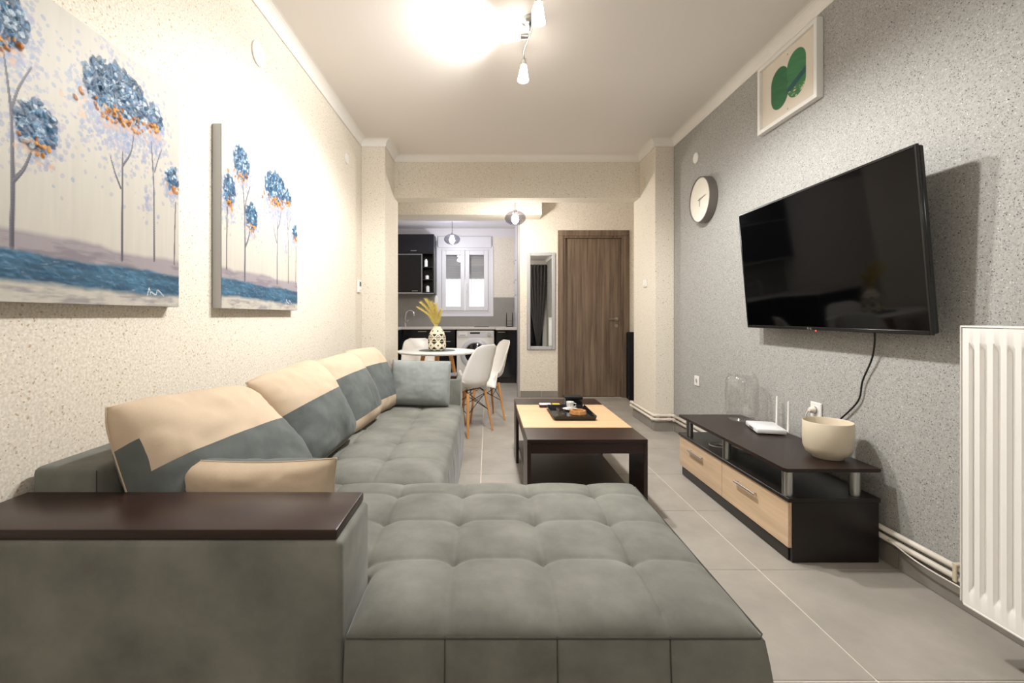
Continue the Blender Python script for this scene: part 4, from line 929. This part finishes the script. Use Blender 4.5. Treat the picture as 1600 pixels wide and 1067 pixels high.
# tap, sink, kettle, hob bits
tp = thing('kitchen_tap', 'chrome swan-neck tap behind the round table', 'tap', (-1.40, 7.98, .90))
part('spout', tube(bm_new(), smooth_path([(-1.40, 7.98, .99), (-1.40, 7.97, 1.08), (-1.37, 7.96, 1.16), (-1.30, 7.93, 1.18), (-1.25, 7.91, 1.14), (-1.245, 7.91, 1.08)], 6), .012, 10), M_chrome, tp, True)
part('tap_body', cyl(bm_new(), (-1.40, 7.98, .901), (-1.40, 7.98, .99), .022, seg=16), M_chrome, tp, 40); part('lever', tube(bm_new(), [(-1.40, 7.96, .97), (-1.36, 7.90, 1.0), (-1.33, 7.88, 1.02)], .007, 8), M_chrome, tp, True)
dr_ = thing('dish_rack', 'small dark wire dish rack at the right end of the worktop', 'dish rack', (.37, 7.9, .90))
bm = bm_new()
for x in (.32, .42):
    tube(bm, smooth_path([(x, 7.80, .906), (x, 7.82, 1.06), (x, 7.90, 1.14), (x, 7.98, 1.06), (x, 8.0, .906)], 5), .004, 6)
for y in np.linspace(7.80, 8.0, 7): cyl(bm, (.32, y, .91), (.42, y, .91), .003, seg=6)
for z in (.95, 1.0): cyl(bm, (.32, 7.80, z), (.42, 7.80, z), .003, seg=6)
part('wire_frame', bm, M_wire, dr_); part('drip_tray', B(.31, .43, 7.79, 8.01, .901, .905), M_wire, dr_)
cb = thing('chopping_board', 'upright pale board leaning by the right kitchen wall', 'board', (.45, 7.8, .90)); part('board', B(.440, .455, 7.70, 7.78, .902, 1.14, bev=.004), M_chrome, cb)
part('hob_plate', B(-.22, .02, 7.72, 7.82, .9005, .908, bev=.002), M_dark, thing('small_hob', 'thin black plate lying on the worktop above the washing machine', 'hob', (-.1, 7.77, .90)))
for k, z in enumerate((2.0, 1.68, 1.43)):
    h = thing('wall_hook', ['topmost', 'middle', 'lowest'][k]+' chrome hook on the right kitchen wall', 'hook', (XK, 7.7, z), group='hooks on the kitchen wall')
    bm = bm_new(); cyl(bm, (XK-.001, 7.7, z), (XK-.008, 7.7, z), .015); tube(bm, smooth_path([(XK-.008, 7.7, z), (XK-.03, 7.7, z-.015), (XK-.035, 7.7, z-.045), (XK-.02, 7.7, z-.06)], 4), .005, 6); part('hook_body', bm, M_chrome, h, True)

# ------------------------------------------------------------------ curtain behind the camera
cr = thing('curtain', 'charcoal eyelet curtain tied to a point, seen in the mirror', 'curtain', (1.5, YB+.14, 0))
bm = bm_new(); rows = []; NA = 110
for z in np.linspace(2.60, .16, 40):
    t = (2.60-z)/2.44; hw = .27*(1-t**1.6)+.035; cxx = 1.46+.03*t; am = .045*(1-.6*t); row = []
    for k in range(NA+1):
        a = -1+2*k/NA; row.append(bm.verts.new((cxx+a*hw, YB+.14+am*math.sin(a*PI*6), z)))
    rows.append(row)
for a, b_ in zip(rows, rows[1:]):
    for k in range(NA): bm.faces.new((a[k], a[k+1], b_[k+1], b_[k]))
bmesh.ops.solidify(bm, geom=list(bm.faces), thickness=.003); part('cloth', bm, M_curtain, cr, True)
for k in range(6):
    x = 1.46-.23+k*.092; part('eyelet', lathe(bm_new(), [(.018, -.004), (.026, -.004), (.026, .004), (.018, .004), (.018, -.004)], 16, (x, YB+.14, 2.56), 'X'), M_steel, cr, 40)
rod = thing('curtain_rod', 'dark metal curtain rod behind the camera', 'curtain rod', (1.1, YB+.14, 2.56)); part('rod', cyl(bm_new(), (.5, YB+.14, 2.56), (1.74, YB+.14, 2.56), .011), M_wire, rod, 40); part('bracket', B(.55, .57, YB+.001, YB+.135, 2.55, 2.57), M_wire, rod)

# ------------------------------------------------------------------ lamps
def add_light(name, kind, loc, power, color, parent, rad=.03, rot=None, cone=None, blend=.5):
    l = bpy.data.lights.new(name, kind); l.energy = power; l.color = color; l.shadow_soft_size = rad
    if cone: l.spot_size = math.radians(cone); l.spot_blend = blend
    o = bpy.data.objects.new(name, l); C.objects.link(o); o.parent = parent; o.location = Vector(loc)-root_of(parent).location
    if rot is not None: o.rotation_euler = Vector(rot).to_track_quat('-Z', 'Y').to_euler()
    return o
sp = thing('ceiling_spotlight', 'curved steel ceiling light with three lit frosted shades', 'ceiling light', (.236, 2.61, ZC))
part('canopy', lathe(bm_new(), [(0, -.001), (.045, -.001), (.045, -.02), (.035, -.026), (0, -.026)], 32, (.236, 2.61, ZC)), M_steel, sp, 40)
bm = bm_new(); tube(bm, smooth_path([(.222, 2.86, 2.650), (.215, 2.78, 2.664), (.236, 2.66, 2.675), (.245, 2.55, 2.675), (.235, 2.42, 2.664), (.25, 2.28, 2.650)], 8), .006, 8)
cyl(bm, (.236, 2.61, ZC-.026), (.236, 2.61, 2.672), .008); part('curved_bar', bm, M_steel, sp, True)
def spot(p, d, power, kind='POINT', cone=None, ldir=None):
    p = Vector(p); d = Vector(d).normalized(); q = d.to_track_quat('Z', 'Y').to_matrix(); tr_ = lambda b: (bmesh.ops.transform(b, matrix=Matrix.Translation(p)@q.to_4x4(), verts=b.verts), b)[1]
    c = part('lamp_cap', tr_(lathe(bm_new(), [(0, -.012), (.014, -.012), (.016, .0), (.018, .028), (0, .028)], 20)), M_steel, sp, 40)
    part('shade', tr_(lathe(bm_new(), [(.0, .0285), (.017, .0285), (.034, .125), (.031, .125), (.0145, .034), (0, .034)], 28)), M_bulb, c, True)
    add_light('bulb', 'SPOT', p+d*.132, power, WARM, sp, .06, d, cone, .7 if cone < 160 else .35)
spot((.222, 2.86, 2.640), (-.05, -.12, -1), SPOT_DOWN, cone=172)
spot((.250, 2.28, 2.640), (0, .1, -1), SPOT_DOWN, cone=172)
spot((.215, 2.63, 2.655), (-1, .16, .06), SPOT_SIDE, cone=150)
rl = thing('rear_fill_light', 'round frosted fill light added behind the camera', 'ceiling light', (.28, -.7, ZC))  # unseen lamp, added to brighten surfaces that face the camera
part('base_plate', lathe(bm_new(), [(0, -.001), (.15, -.001), (.15, -.02), (0, -.02)], 40, (.28, -.7, ZC)), M_steel, rl, 40)
part('diffuser', lathe(bm_new(), [(.142, -.0205), (.14, -.04), (.11, -.065), (.06, -.08), (0, -.085)], 40, (.28, -.7, ZC)), mat('fill_diffuser', (255, 250, 240), .4, emit=2, col2=(255, 240, 220)), rl, True)
add_light('bulb_light', 'POINT', (.28, -.7, ZC-.13), REAR_FILL, WARM, rl, .08)
def pendant(x, y, zc, ztop, r, power, label, col):
    p = thing('pendant_lamp', label, 'pendant lamp', (x, y, ztop), group='smoked glass pendant lamps')
    part('canopy', lathe(bm_new(), [(0, -.001), (.045, -.001), (.04, -.02), (0, -.022)], 24, (x, y, ztop)), M_chrome, p, 40)
    h = r*.68
    part('cord', cyl(bm_new(), (x, y, zc+h), (x, y, ztop-.02), .003, seg=8), M_wire, p)
    s = part('glass_shade', lathe(bm_new(), [(.018, h*.985)]+[(r*math.cos(a), h*math.sin(a)) for a in np.linspace(1.40, -1.15, 22)], 40, (x, y, zc)), M_smoke, p, True)
    part('holder', cyl(bm_new(), (x, y, zc+h-.03), (x, y, zc+h+.012), .018, seg=16), M_chrome, p, 40)
    part('bulb', lathe(bm_new(), [(0, -.062), (.026, -.055), (.042, -.025), (.04, .012), (.018, .045), (0, h-.032)], 20, (x, y, zc)), M_bulbK, p, True)
    add_light('bulb_light', 'POINT', (x, y, zc-.105), power, col, p, .035)
pendant(.322, 5.46, 2.225, ZC, .125, PEND_D, 'smoked glass pendant hanging in front of the lintel', (1, .93, .82))
pendant(-.555, 7.3, 2.28, ZK, .125, PEND_K, 'smoked glass pendant hanging inside the kitchen', COOL)
